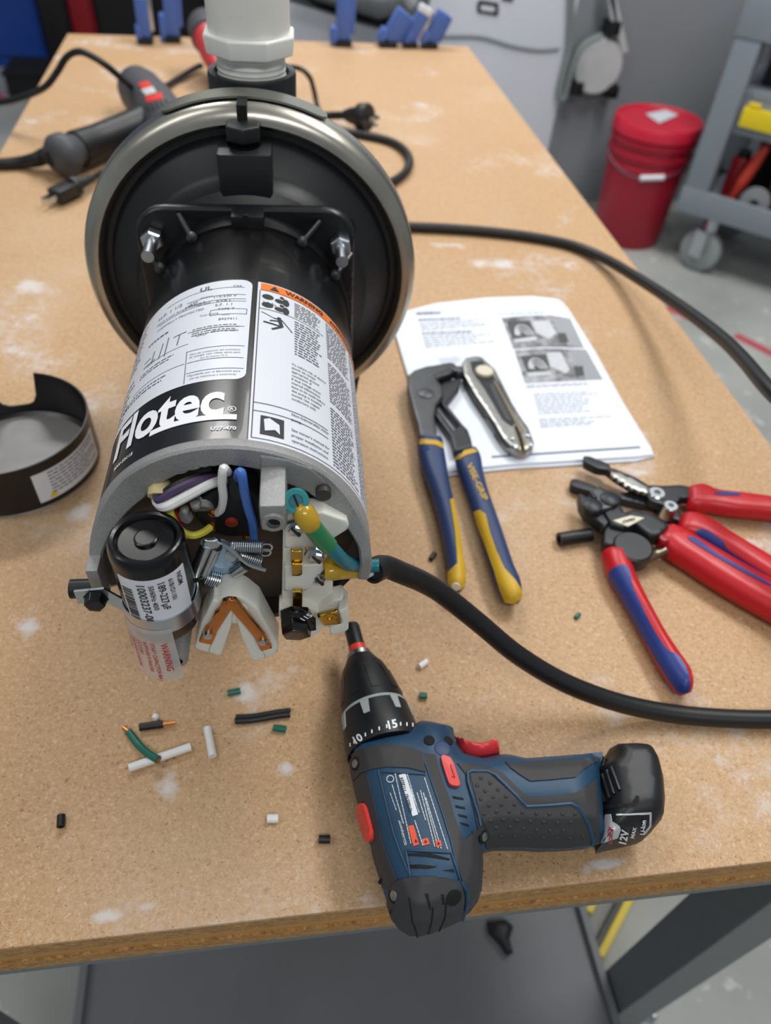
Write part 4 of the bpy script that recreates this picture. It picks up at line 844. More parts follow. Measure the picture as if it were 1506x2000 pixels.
# volute behind the ring, foot
vo = revolve(MB(), [(.300, .113), (.306, .112), (.345, .108), (.385, .095), (.405, .07), (.412, .04), (.450, .036), (.450, .028)], ORG, AX, 64).build('volute', 'black_plastic', pump)
MB().box(-.075, .085, .296, .35, 0, .012).build('foot', 'black_plastic', vo, bevel=.002)
for sx in (-1, 1): MB().add([(sx * .03 + .004, .300, .0), (sx * .075 + .004, .300, .0), (sx * .095, .300, .115), (sx * .03, .300, .08), (sx * .03 + .004, .345, .0), (sx * .075 + .004, .345, .0), (sx * .095, .345, .115), (sx * .03, .345, .08)], [(0, 1, 2, 3), (7, 6, 5, 4), (0, 4, 5, 1), (1, 5, 6, 2), (2, 6, 7, 3), (3, 7, 4, 0)]).build('foot_web', 'black_plastic', vo, bevel=.002)
oc = Vector((.0045, .352, 0))
revolve(MB(), [(.24, .031), (.302, .0325), (.304, .0318), (.304, .0275), (.290, .0262)], oc, (0, 0, 1), 40, cap=False).build('outlet_collar', 'black_plastic', vo)
pr = [(.288, .0244)]
for k in range(7): z = .290 + k * .0036; pr += [(z, .0246), (z + .0012, .0252), (z + .0024, .0246)]
pvc = revolve(MB(), pr + [(.318, .0250)], oc, (0, 0, 1), 40).build('pipe_fitting', 'pvc', pump)
revolve(MB(), [(.316, .030), (.317, .0330), (.328, .0345), (.3292, .0335)], oc, (0, 0, 1), 8, up=(.92, .38, 0)).build('hex_flange', 'pvc', pvc, bevel=.0006)
revolve(MB(), [(.329, .0285), (.331, .0292), (.52, .0302), (.52, .0245), (.40, .0240)], oc, (0, 0, 1), 48, cap=False).build('pipe_socket', 'pvc', pvc)
# ================================================================== CORDLESS DRILL (lying on its side)
dz = .030
dr0 = at(790, 1560, 0)
drill = thing('cordless_drill', tuple(dr0), 'dark blue and black cordless drill with red trigger lying on the bench', 'drill')
# housing: barrel and grip as one rounded body
HO = K('D2', [(200, 300), (330, 255), (480, 215), (640, 190), (770, 85), (880, 95), (1070, 135), (1100, 170)]) + \
     K('D3', [(165, 205), (205, 262), (300, 285), (425, 262), (480, 268), (560, 287), (700, 277), (900, 262), (1070, 242), (1030, 380), (1052, 600), (1055, 778), (960, 793), (850, 803), (700, 808), (560, 800), (420, 800), (340, 815), (318, 850)]) + \
     K('D2', [(1345, 1290), (1335, 1480), (1300, 1600), (1240, 1690), (1150, 1760), (1050, 1805), (900, 1868), (800, 1893), (710, 1888), (620, 1830), (560, 1745), (520, 1620), (470, 1480), (420, 1320), (385, 1200), (372, 1120), (330, 1030), (270, 800), (240, 690), (215, 570), (192, 440)])
b_h = MB(); inflate(b_h, outline(HO, dz), dz, .0285, .0230, .0042)
b_h.v = [Vector((v.x, v.y, max(v.z, .0016))) for v in b_h.v]
housing = b_h.build('housing', 'drill_blue', drill, angle=60); HB = bvh_of(b_h)
# chuck, collar, bit
A0 = at(*K('D1', [(262, 88)])[0], dz); A1 = at(*K('D1', [(505, 985)])[0], dz); DX = (A1 - A0).normalized()
def axp(p): return (at(*K('D1', [p])[0], dz) - A0).dot(DX)
d_bit, d_ring, d_neck, d_top, d_sh, d_bot, d_col = axp((300, 250)), axp((305, 275)), axp((318, 320)), axp((350, 345)), axp((355, 450)), axp((432, 747)), axp((520, 1010))
bit = revolve(MB(), [(0.0, .0032), (0, .0053), (.002, .0058), (d_bit, .0058)], A0, DX, 24).build('nut_driver', 'black_plastic', drill)
revolve(MB(), [(d_bit, .0055), (d_bit + .0006, .0062), (d_ring + .003, .0062), (d_ring + .004, .0050)], A0, DX, 24).build('red_ring', 'switch_red', bit)
revolve(MB(), [(d_ring + .003, .0045), (d_neck + .004, .0045)], A0, DX, 6).build('hex_shank', 'tool_steel', bit)
revolve(MB(), [(d_neck - .002, .0062), (d_neck - .001, .0085), (d_top + .001, .0085)], A0, DX, 24).build('chuck_nose', 'bright_steel', drill)
ck = revolve(MB(), [(d_top - .001, .0075), (d_top, .0100), (d_top + .004, .0118), (d_sh - .002, .0150), (d_sh + .004, .0166), (d_bot - .010, .0205), (d_bot - .001, .0216), (d_bot + .0005, .0216)], A0, DX, 40).build('chuck', 'black_plastic', drill)
xx, yy, _d = frame(DX)
for k in range(9):
    th = 2 * math.pi * k / 9 + .25; rd = xx * math.cos(th) + yy * math.sin(th); tg = DX.cross(rd)
    p = A0 + DX * (d_sh + .004) + rd * .0164; q = A0 + DX * (d_bot - .006) + rd * .0206; dd = (q - p).normalized(); nn = dd.cross(tg).normalized()
    MB().obox((p + q) / 2, dd * ((q - p).length / 2), tg * .0030, nn * .0008).build('grip_flat', 'black_plastic', ck, bevel=.0004)
revolve(MB(), [(d_bot + .0002, .0200), (d_bot + .0002, .0222), (d_bot + .0022, .0226), (d_bot + .0022, .0200)], A0, DX, 48, cap=False).build('chuck_ring', 'drill_grey_line', ck)
cb0 = d_bot + .0022
col_ = revolve(MB(), [(cb0, .0200), (cb0, .0224), (cb0 + .010, .0236), (d_col - .001, .0246), (d_col + .004, .0246)], A0, DX, 56).build('torque_collar', 'black_plastic', drill)
for k in range(7):
    th = 2 * math.pi * k / 7 + .30
    def cpt(s, h, r_): rd = xx * math.cos(th + s) + yy * math.sin(th + s); return A0 + DX * h + rd * r_
    vs = [cpt(-.13, cb0 - .0006, .0230), cpt(.13, cb0 - .0006, .0230), cpt(.085, cb0 + .0095, .0242), cpt(-.085, cb0 + .0095, .0242)]
    vs2 = [cpt(-.13, cb0 - .0006, .0215), cpt(.13, cb0 - .0006, .0215), cpt(.085, cb0 + .0095, .0225), cpt(-.085, cb0 + .0095, .0225)]
    MB().add(vs + vs2, [(0, 1, 2, 3), (7, 6, 5, 4), (0, 4, 5, 1), (1, 5, 6, 2), (2, 6, 7, 3), (3, 7, 4, 0)]).build('collar_tooth', 'drill_grey_line', col_, smooth=False)
CB = bvh_of(revolve(MB(), [(cb0, .0224), (cb0 + .010, .0236), (d_col - .001, .0246), (d_col + .004, .0246)], A0, DX, 56, cap=False))
b = MB()
def d1text(s, p, q, bold=.03, hs=1.0):
    (x0, y0), (x1, y1) = K('D1', [p, q]); L = math.hypot(x1 - x0, y1 - y0); ux, uy = (x1 - x0) / L, (y1 - y0) / L
    V, _ = text(s, bold); nat = max(v[0] for v in V) - min(v[0] for v in V)
    put_text(b, s, px_frame(CB, (x0, y0), (ux, uy), (uy, -ux), .0003), width=L, size=L / nat * hs, bold=bold)
d1text('15', (553, 888), (622, 872)); d1text('10', (300, 1002), (358, 968))
for x, y in ((255, 1010), (285, 988), (372, 932), (422, 907), (478, 885), (535, 868), (642, 850), (690, 852), (735, 856)):
    pts = K('D1', [(x - 5, y - 14), (x + 5, y - 16), (x + 7, y + 12), (x - 3, y + 14)]); b.add([onto(CB, px, py, .0003)[0] for px, py in pts], [(0, 1, 2, 3)])
b.build('collar_print', 'ink_white', col_, smooth=False)
# rubber overmould and panels on the housing
def patch(name, crop, pts, m, off=.0008, step=5, par=housing, rnd=0, bv=None, skirt=.0012):
    pl = K(crop, pts)
    if rnd: pl = round_poly(pl, rnd)
    b = MB(); drape(b, pl, bv or HB, off, step, skirt); return b.build(name, m, par, angle=55)
patch('gear_band', 'D2', [(190, 335), (290, 290), (380, 265), (480, 247), (600, 250), (720, 272), (785, 292), (830, 312), (850, 482), (700, 445), (520, 437), (400, 452), (300, 485), (222, 560), (200, 440)], 'rubber_grey')
patch('side_rubber', 'D2', [(222, 575), (300, 492), (345, 500), (365, 580), (410, 760), (440, 900), (470, 1060), (520, 1200), (600, 1415), (540, 1500), (478, 1480), (430, 1320), (395, 1200), (385, 1120), (370, 1040), (400, 1080), (385, 940), (350, 790), (320, 730), (285, 770), (250, 690)], 'rubber_grey', .0006)
patch('rear_cap', 'D2', [(602, 1422), (720, 1397), (900, 1387), (1040, 1402), (1150, 1440), (1178, 1560), (1160, 1745), (1050, 1795), (900, 1860), (800, 1884), (712, 1880), (628, 1825), (568, 1745), (528, 1620), (545, 1505)], 'rubber_grey', .0014)
patch('flank_rubber', 'D2', [(828, 320), (935, 332), (985, 520), (1060, 720), (1120, 930), (1168, 1062), (1195, 1062), (1262, 1005), (1335, 1180), (1338, 1300), (1328, 1480), (1292, 1600), (1232, 1680), (1172, 1735), (1190, 1560), (1165, 1430), (1105, 1240), (1065, 1050), (1005, 860), (935, 650), (880, 480), (850, 400)], 'rubber_grey')
patch('grip_rubber', 'D3', [(165, 287), (280, 300), (370, 312), (450, 352), (560, 462), (620, 492), (740, 490), (890, 467), (960, 422), (1010, 380), (1035, 560), (1030, 770), (850, 797), (700, 800), (560, 792), (420, 792), (345, 806), (322, 700), (270, 745), (255, 700), (290, 690), (262, 560), (215, 350)], 'rubber_grey')
patch('palm_rubber', 'D3', [(460, 278), (520, 292), (560, 292), (700, 282), (900, 267), (1060, 247), (940, 322), (890, 372), (740, 387), (612, 395), (540, 350), (490, 312)], 'rubber_grey')
gp = patch('grip_panel', 'D3', [(243, 352), (350, 350), (380, 370), (470, 450), (590, 552), (700, 548), (870, 535), (910, 570), (960, 660), (990, 750), (960, 770), (700, 785), (450, 785), (370, 740), (330, 650), (300, 600), (285, 520)], 'rubber_grey', .0013)
# blue piping round the grip panel
def piping(name, crop, pts, m, wd=.0007, off=.0012, par=housing, bv=None):
    P_ = [onto(bv or HB, px, py, off)[0] for px, py in resample(K(crop, pts), 6)[:-1]]; return P_
def seam(name, crop, pts, m, r, off=.0008, par=housing, closed=False):
    pl = K(crop, pts); out = []
    for i in range(len(pl) - (0 if closed else 1)):
        a, c = pl[i], pl[(i + 1) % len(pl)]; k = max(1, int(math.dist(a, c) / 6)); out += [(a[0] + (c[0] - a[0]) * j / k, a[1] + (c[1] - a[1]) * j / k) for j in range(k)]
    out.append(pl[0] if closed else pl[-1])
    return sweep(MB(), [onto(HB, x, y, off)[0] for x, y in out], r, 6, 0).build(name, m, par)
seam('grip_piping', 'D3', [(300, 660), (290, 590), (262, 500), (232, 400), (230, 350), (250, 340), (350, 342), (400, 365), (500, 462), (590, 548), (700, 543), (860, 530), (905, 555), (960, 640), (995, 740), (990, 775)], 'drill_blue', .0011, .0012)
seam('rear_piping', 'D2', [(1150, 1435), (1200, 1500), (1205, 1600), (1160, 1750)], 'drill_blue', .0010, .0012)
for pts in ([(905, 1640), (900, 1740), (870, 1860)], [(1020, 1600), (1010, 1720), (960, 1840)], [(780, 1890), (740, 1760), (720, 1560)]): seam('cap_groove', 'D2', pts, 'black_flat', .0005, .0014)
dots = K('D3', [(x, y) for x, y in ((310, 382), (365, 412), (413, 450), (463, 490), (515, 535), (287, 427), (333, 458), (385, 495), (435, 535), (483, 578), (564, 583), (648, 590), (728, 592), (808, 592), (885, 590), (308, 508), (355, 540), (403, 578), (447, 624), (530, 628), (612, 634), (694, 638), (777, 641), (857, 638), (325, 594), (366, 630), (400, 672), (487, 668), (569, 677), (650, 686), (731, 690), (812, 688), (430, 718), (517, 722), (606, 726), (692, 728), (776, 732), (852, 732), (935, 720))])
b = MB()
for x, y in dots:
    p, nrm = onto(HB, x, y, .0012); revolve(b, [(0, .0013), (.0005, .0010), (.0008, .0003)], p, nrm, 8)
gd_ = b.build('grip_dots', 'rubber_grey', gp); gd_['kind'] = 'stuff'
# trigger, direction switch, gear selector
TR = K('D3', [(148, 112), (180, 148), (225, 172), (280, 182), (340, 175), (385, 150), (408, 155), (418, 190), (426, 240), (350, 268), (270, 272), (215, 255), (180, 215)])
b = MB(); inflate(b, outline(TR, dz + .004), dz + .004, .0125, .006, .003); b.build('trigger', 'drill_red', drill)
dsw = patch('direction_switch', 'D2', [(975, 358), (1000, 345), (1075, 375), (1150, 592), (1130, 615), (1070, 605), (1045, 580)], 'switch_red', .0022, 4, drill, 1, skirt=.0025)
patch('gear_selector', 'D2', [(282, 790), (318, 735), (350, 785), (375, 880), (395, 960), (412, 1050), (400, 1085), (350, 1050), (325, 960), (292, 860)], 'switch_red', .0030, 4, drill, 1, skirt=.004)
seam('switch_arrow', 'D2', [(1060, 430), (1100, 540), (1075, 530)], 'ink_red', .0004, .0024, dsw)
# screws and holes
def disc(name, crop, p, r, m, off, par=housing, bv=None, n=16):
    q, nrm = onto(bv or HB, *K(crop, [p])[0], off); return revolve(MB(), [(-.0015, r), (0, r), (.0003, r * .8), (.0003, 0)], q, nrm, n).build(name, m, par)
for p in ((250, 408), (587, 1550), (1350, 1035)):
    disc('screw_recess', 'D2', p, .0042, 'black_flat', .0010); disc('screw', 'D2', p, .0026, 'bright_steel', .0015)
for p, r in (((882, 205), .0034), ((1050, 208), .0032), ((1085, 1557), .0046)): disc('screw_hole', 'D2', p, r, 'black_flat', .0016 if p[1] > 1000 else .0004)
disc('recycling_mark', 'D2', (995, 275), .0050, 'navy', .0003)
for pts in ([(695, 1190), (860, 1180), (1060, 1232), (1055, 1245), (860, 1215), (700, 1205)], [(715, 1285), (800, 1283), (950, 1300), (880, 1318), (720, 1315)], [(1000, 1335), (1090, 1322), (1100, 1350)], [(838, 1528), (868, 1528), (890, 1655), (875, 1655)], [(975, 1535), (1002, 1535), (1008, 1615), (990, 1615)],
            [(1083, 688), (1175, 706), (1180, 722), (1090, 708)], [(1108, 768), (1190, 786), (1195, 802), (1112, 788)], [(1130, 845), (1205, 860), (1210, 880), (1140, 862)], [(1150, 915), (1225, 935), (1225, 955), (1160, 930)], [(455, 1425), (480, 1400), (470, 1450)], [(545, 1700), (580, 1660), (570, 1700)]):
    patch('vent_slot', 'D2', pts, 'black_flat', .0004 if pts[0][1] < 1400 else .0016, 3, skirt=.0004)
seam('vent_frame', 'D2', [(680, 1160), (1070, 1180), (1150, 1430), (720, 1390)], 'drill_blue', .0007, .0004, closed=True)
for pts in ([(440, 460), (500, 720), (570, 1000), (640, 1200), (720, 1390)], [(470, 480), (850, 500)], [(820, 320), (880, 500), (950, 700), (1010, 880), (1070, 1080), (1150, 1430)]): seam('panel_seam', 'D2', pts, 'drill_blue', .0006, .0003)
# rating print on the barrel
LX, LY = (.243, .970), (.970, -.243)          # reading direction and glyph-up direction in px
b = MB(); b2 = MB(); b3 = MB()
def d2text(mb, s, p, L, bold=.02, hs=1.0, off=.0005):
    x0, y0 = K('D2', [p])[0]; L /= 4.444; V, _ = text(s, bold); nat = max(v[0] for v in V) - min(v[0] for v in V); sz = L / nat
    # print reads from the rear of the tool towards the chuck
    put_text(mb, s, px_frame(HB, (x0, y0), (-LX[0], -LX[1]), (-LY[0], -LY[1]), off), width=L, size=sz * hs, bold=bold)
patch('serial_plate', 'D2', [(617, 507), (675, 492), (785, 848), (737, 865)], 'label_white', .0004, 4, skirt=.0003)
d2text(b, '431003761', (735, 828), 160, hs=1.1, off=.0007); d2text(b, '11/2024', (682, 642), 118, hs=1.1, off=.0007)
for i, (x0, y0, x1, y1) in enumerate(((545, 660, 600, 815), (560, 590, 660, 930), (585, 490, 725, 1110), (690, 500, 790, 830), (715, 620, 800, 850), (775, 660, 850, 900), (805, 640, 930, 1130), (830, 660, 960, 1140), (850, 700, 985, 1145), (840, 530, 1040, 1150), (620, 900, 690, 1115), (755, 900, 830, 1130))):
    L = math.hypot(x1 - x0, y1 - y0); s = 0
    while s < L - 14:
        l = min(random.uniform(12, 40), L - s); f0, f1 = s / L, (s + l) / L; hw = 4.5
        q = [(x0 + (x1 - x0) * f + d, y0 + (y1 - y0) * f) for f, d in ((f0, -hw), (f1, -hw), (f1, hw), (f0, hw))]
        b2.add([onto(HB, px, py, .0004)[0] for px, py in K('D2', q)], [(0, 1, 2, 3)]); s += l + 4
d2text(b2, 'PS31 3601JH6113', (690, 1112), 210, hs=1.0)
for k in range(16):
    a0, a1 = 2 * math.pi * k / 16, 2 * math.pi * (k + 1) / 16
    q = [(545 + r * math.cos(a), 540 + r * math.sin(a)) for a, r in ((a0, 34), (a1, 34), (a1, 25), (a0, 25))]; b2.add([onto(HB, px, py, .0004)[0] for px, py in K('D2', q)], [(0, 1, 2, 3)])
for pts in ([(697, 950), (745, 940), (795, 1110), (745, 1125)], [(815, 1065), (868, 1052), (887, 1105), (832, 1120)], [(932, 1080), (978, 1070), (992, 1122), (945, 1135)]):
    patch('warning_box', 'D2', pts, 'orange_box', .0005, 4, skirt=.0003)
for cxy in ((768, 1080), (850, 1085), (962, 1102)): b.add([onto(HB, px, py, .0009)[0] for px, py in K('D2', [(cxy[0] - 10, cxy[1] + 14), (cxy[0] - 6, cxy[1] - 16), (cxy[0] + 14, cxy[1] + 8)])], [(0, 1, 2)])
b.build('serial_print', 'ink', housing, smooth=False); b2.build('rating_print', 'label_grey', housing, smooth=False)
# battery pack
BT = K('D3', [(1075, 238), (1200, 232), (1275, 240), (1318, 268), (1358, 340), (1384, 450), (1393, 580), (1385, 670), (1330, 722), (1200, 752), (1045, 788), (1040, 700), (1035, 560), (1010, 380), (1005, 365), (1060, 320)])
b_b = MB(); inflate(b_b, outline(BT, dz), dz, .0285, .011, .004, edge=.010); b_b.v = [Vector((v.x, v.y, max(v.z, .0005))) for v in b_b.v]
bat = b_b.build('battery_pack', 'black_plastic', drill, angle=60); BB = bvh_of(b_b)
for pts in ([(1030, 375), (1070, 525)], [(1058, 355), (1103, 500)], [(1085, 330), (1130, 475)], [(1112, 310), (1162, 450)]):
    sweep(MB(), [onto(BB, *p, .0004)[0] for p in K('D3', [pts[0], ((pts[0][0] + pts[1][0]) / 2, (pts[0][1] + pts[1][1]) / 2), pts[1]])], .0011, 6, 3).build('release_rib', 'black_plastic', bat)
patch('release_slot', 'D3', [(1040, 545), (1150, 535), (1235, 530), (1252, 500), (1265, 480), (1282, 490), (1278, 530), (1250, 552), (1150, 558), (1040, 570)], 'black_flat', .0003, 4, bat, bv=BB, skirt=.0003)
patch('battery_badge', 'D3', [(1075, 600), (1108, 597), (1116, 640), (1160, 668), (1168, 690), (1150, 740), (1045, 775)], 'label_grey', .0004, 4, bat, bv=BB, skirt=.0003)
for pts in ([(1142, 596), (1355, 586), (1352, 596), (1145, 606)], [(1345, 590), (1356, 590), (1354, 670), (1320, 715), (1310, 710), (1343, 665)]): patch('badge_frame', 'D3', pts, 'label_grey', .0004, 4, bat, bv=BB, skirt=.0003)
def battext(s, p, q, m, bold=.03, hs=1.0):
    (x0, y0), (x1, y1) = K('D3', [p, q]); L = math.hypot(x1 - x0, y1 - y0); ux, uy = (x1 - x0) / L, (y1 - y0) / L; V, _ = text(s, bold); nat = max(v[0] for v in V) - min(v[0] for v in V)
    mb = MB(); put_text(mb, s, px_frame(BB, (x0, y0), (ux, uy), (uy, -ux), .0008), width=L, size=L / nat * hs, bold=bold); mb.build('badge_print', m, bat, smooth=False)
battext('BOSCH', (1112, 772), (1120, 676), 'ink_red'); battext('12V', (1196, 775), (1216, 692), 'ink_white', hs=1.1); battext('MAX', (1246, 738), (1262, 672), 'ink_white'); battext('Li-Ion', (1310, 716), (1318, 630), 'ink_white')
# ================================================================== BOOKLET
BK = [(768, 634), (772, 613), (850, 592), (950, 581), (1040, 578), (1092, 584), (1108, 600), (1160, 686), (1215, 786), (1268, 872), (1276, 887), (1240, 891), (1100, 900), (1000, 906), (940, 912), (872, 920), (850, 880), (815, 790), (790, 710)]
BT0 = .0046
bk0 = at(1010, 740, 0); book = thing('instruction_booklet', tuple(bk0), 'white printed instruction booklet with two grey photos, under the knife', 'booklet')
b = MB(); inflate(b, outline(BK, BT0), BT0 / 2, BT0 / 2, .0008, .012, edge=BT0 / 2 - .0003); b.build('top_page', 'paper', book)
low = [(x + (3 if x > 1150 else 0), y + (9 if y > 880 and x < 1262 else (4 if y > 880 else 0))) for x, y in BK]
b = MB(); inflate(b, outline(low, BT0 * .45), BT0 * .225, BT0 * .225, .0008, .012, edge=BT0 * .225 - .0003); b.build('lower_pages', 'page_edge', book)
PZ = BT0 + .00015
def pquad(name, pts, m, z=PZ, par=book):
    b = MB(); P_, fs = fill(resample(outline(pts, z), .01), .012); b.add([(x, y, z) for x, y in P_], fs); return b.build(name, m, par, smooth=False)
ph1 = pquad('photo_print', K('W8', [(85, 270), (290, 252), (500, 246), (682, 275), (800, 528), (450, 522), (190, 540)]), 'photo_a')
ph2 = pquad('photo_print', K('W8', [(198, 550), (450, 532), (818, 542), (962, 802), (620, 818), (290, 836)]), 'photo_b')
for i, (pts, m) in enumerate((([(520, 262), (680, 278), (795, 525), (660, 510), (570, 380)], 'photo_grey'), ([(660, 545), (815, 545), (955, 800), (820, 805), (720, 640)], 'photo_grey'), ([(130, 300), (330, 290), (380, 420), (300, 440), (180, 450)], 'photo_dark'), ([(345, 300), (500, 290), (560, 400), (500, 450), (390, 400)], 'photo_pale'),
                         ([(190, 455), (385, 430), (392, 460), (205, 482)], 'photo_pale'), ([(250, 600), (470, 580), (510, 720), (310, 740)], 'photo_dark'), ([(475, 570), (600, 565), (680, 720), (640, 750), (510, 690)], 'photo_pale'), ([(310, 745), (510, 735), (515, 760), (320, 775)], 'photo_pale'), ([(570, 400), (640, 400), (670, 480), (590, 485)], 'photo_dark'), ([(710, 690), (790, 685), (805, 770), (730, 775)], 'photo_dark'))):
    pquad('photo_patch', K('W8', pts), m, PZ + .00012 + .00001 * i, ph1 if max(p[1] for p in pts) < 540 else ph2)
for k, (c1, c2, x0, x1) in enumerate(((0, 1, 190, 320), (0, 1, 130, 320))):
    pts = [(x0 + (x1 - x0) * .12, 300 + 0), (x1, 300)]
for base, par in (((170, 330), ph1), ((290, 620), ph2)):
    for k in range(3):
        w_ = 150 - 42 * k; x, y = base[0] + 18 * k + 10, base[1] + 26 * k
        arc = [at(*K('W8', [(x + w_ * (.5 - .5 * math.cos(t)) + (1 - math.sin(t)) * 34, y + 90 - 26 * k - (90 - 26 * k) * math.sin(t))])[0], PZ + .0003) for t in [math.pi * j / 10 for j in range(11)]]
        sweep(MB(), arc, .0010, 4, 2, flat=.15).build('photo_arch', 'photo_pale', par)
def page_lines(p00, p10, p01, p11, n, m, h=.5, frac=(.6, 1), gap=True, nm='text_lines'):
    b = MB()
    for i in range(n):
        v = (i + .5) / n; e = random.uniform(*frac); s = 0
        while s < e:
            l = min(random.uniform(.03, .12), e - s)
            def pt(u, vv): return at(p00[0] + (p10[0] - p00[0]) * u * (1 - vv) + (p11[0] - p01[0]) * u * vv + (p01[0] - p00[0]) * vv, p00[1] + (p10[1] - p00[1]) * u * (1 - vv) + (p11[1] - p01[1]) * u * vv + (p01[1] - p00[1]) * vv, PZ)
            dv = h / n / 2; b.add([pt(s, v - dv), pt(s + l, v - dv), pt(s + l, v + dv), pt(s, v + dv)], [(0, 1, 2, 3)]); s += l + (.018 if gap else 0)
    return b.build(nm, m, book, smooth=False)
c7 = lambda *p: K('C7', p)
page_lines(*c7((195, 130), (322, 125), (197, 152), (326, 147)), 1, 'print_grey', .8, (1, 1), nm='heading')
page_lines(*c7((205, 165), (425, 155), (208, 185), (430, 175)), 1, 'print_grey', .6, (1, 1), nm='heading')
page_lines(*c7((212, 188), (590, 160), (225, 235), (600, 205)), 4, 'print_pale', .45)
page_lines(*c7((225, 238), (490, 225), (228, 255), (492, 240)), 1, 'print_grey', .6, (1, 1), nm='heading')
page_lines(*c7((228, 258), (610, 225), (245, 325), (640, 290)), 5, 'print_pale', .45)
page_lines(*c7((310, 375), (440, 360), (330, 410), (450, 395)), 3, 'print_pale', .4)
page_lines(*K('W8', [(60, 230), (560, 205), (65, 246), (565, 225)]), 1, 'print_grey', .5)
page_lines(*K('W8', [(300, 850), (960, 820), (310, 880), (965, 845)]), 2, 'print_grey', .45)
page_lines(*K('W8', [(360, 920), (980, 890), (410, 1110), (1050, 1075)]), 9, 'print_pale', .4)
page_lines(*K('W8', [(410, 1140), (1090, 1110), (425, 1225), (1100, 1180)]), 4, 'print_grey', .35, (.4, 1))
page_lines(*K('W8', [(0, 1462), (1285, 1378), (2, 1482), (1290, 1398)]), 1, 'print_grey', 1.0, (1, 1), False, nm='footer_bar')
# ================================================================== SNAP-OFF KNIFE on the booklet
KZ = BT0 + .0003; kt = KZ + .012
kn0 = at(*K('C7', [(620, 620)])[0], KZ); knife = thing('utility_knife', tuple(kn0), 'silver snap-off knife with round thumb wheel lying on the booklet', 'knife')
KO = K('C7', [(436, 405), (455, 382), (500, 373), (540, 376), (562, 400), (610, 442), (650, 520), (700, 620), (750, 702), (785, 750), (815, 830), (808, 850), (770, 872), (730, 868), (690, 850), (650, 808), (610, 740), (560, 660), (510, 590), (470, 520), (442, 470)])
b_k = MB(); inflate(b_k, outline(KO, kt - .003), KZ + .006, .006, .0018, .005, edge=.0035); kb = b_k.build('body', 'bright_steel', knife); KB = bvh_of(b_k)
def kpatch(name, pts, m, off=.0006, par=kb, step=5): b = MB(); drape(b, K('C7', pts), KB, off, step, .0008); return b.build(name, m, par)
kpatch('grip_rubber', [(440, 478), (472, 520), (512, 592), (560, 662), (612, 742), (652, 808), (690, 848), (672, 846), (625, 800), (580, 740), (545, 672), (490, 590), (455, 530)], 'black_rubber', .0010)
kpatch('blade_channel', [(480, 395), (540, 388), (640, 520), (700, 640), (728, 700), (700, 735), (650, 700), (560, 545), (492, 445)], 'tool_black', .0004)
kpatch('blade', [(580, 520), (600, 510), (690, 690), (700, 712), (668, 700), (625, 620)], 'tool_steel', .0008)
kpatch('channel_rail', [(600, 500), (612, 495), (760, 760), (745, 780), (700, 690)], 'spring_steel', .0012)
kpatch('tip_channel', [(705, 735), (725, 725), (765, 800), (790, 860), (738, 862), (722, 800)], 'spring_steel', .0004)
kpatch('tip_gap', [(712, 735), (722, 730), (752, 800), (768, 858), (748, 860), (735, 800)], 'black_flat', .0009)
q, nrm = onto(KB, *K('C7', [(552, 455)])[0], .0); wb = revolve(MB(), [(0, .0088), (.0035, .0092), (.0045, .0085), (.005, .004), (.0055, 0)], q, nrm, 24).build('thumb_wheel', 'cream_label', knife)
for k in range(18):
    a = 2 * math.pi * k / 18; x_, y_, _ = frame(nrm); c_ = q + (x_ * math.cos(a) + y_ * math.sin(a)) * .0092 + nrm * .002
    MB().obox(c_, (x_ * math.cos(a) + y_ * math.sin(a)) * .0006, (x_ * -math.sin(a) + y_ * math.cos(a)) * .0007, nrm * .002).build('wheel_tooth', 'cream_label', wb, smooth=False)
for p in ((702, 802), (783, 786), (715, 845), (800, 835)):
    q, nrm = onto(KB, *K('C7', [p])[0], .0008); revolve(MB(), [(-.001, .0024), (.0006, .0024), (.0016, .0010)], q, nrm, 12).build('tip_rivet', 'zinc', knife)
# ================================================================== GROOVE-JOINT PLIERS
GZ = BT0 + .0002; gt = GZ + .007
g0 = at(*K('C7', [(440, 900)])[0], 0); gp_ = thing('groove_joint_pliers', (g0.x, g0.y, GZ), 'large groove-joint pliers with navy and yellow handles beside the pump', 'pliers')
def gpart(name, pts, m, zc, h, R, edge=.0, par=gp_, crop='C7', step=.004, rnd=0, keep=False):
    pl = K(crop, pts)
    if rnd: pl = round_poly(pl, rnd)
    b = MB(); inflate(b, outline(pl, zc), zc, h, R, step, edge=edge); o = b.build(name, m, par); return (o, b) if keep else o
gpart('slotted_arm', [(430, 488), (405, 500), (335, 520), (300, 565), (318, 612), (333, 640), (420, 748), (392, 770), (300, 655), (283, 668), (300, 700), (372, 800), (395, 885), (490, 856), (482, 815), (465, 768), (440, 742), (350, 630), (385, 590), (422, 540)], 'tool_black', GZ + .0055, .0045, .0015, .003)
gpart('fixed_jaw', [(150, 488), (185, 460), (245, 440), (300, 432), (360, 421), (395, 422), (405, 437), (440, 438), (446, 464), (415, 474), (392, 462), (372, 480), (330, 492), (300, 505), (330, 545), (335, 590), (300, 640), (290, 700), (297, 760), (305, 812), (210, 812), (200, 745), (180, 680), (160, 600), (147, 540)], 'tool_steel', GZ + .0105, .0060, .002, .004)
b = MB(); q = at(*K('C7', [(245, 560)])[0], GZ + .0165); revolve(b, [(-.004, .0085), (.0006, .0085), (.0012, .0075)], q, (0, 0, 1), 28); b.build('pivot_rivet', 'tool_steel', gp_)
for k in range(6):
    q = at(*K('C7', [(300 + 16 * k, 486 - 7 * k)])[0], GZ + .0135); MB().obox(q, (.0006, 0, 0), (.0015, -.005, 0), (0, 0, .0035)).build('jaw_tooth', 'tool_black', gp_, smooth=False)
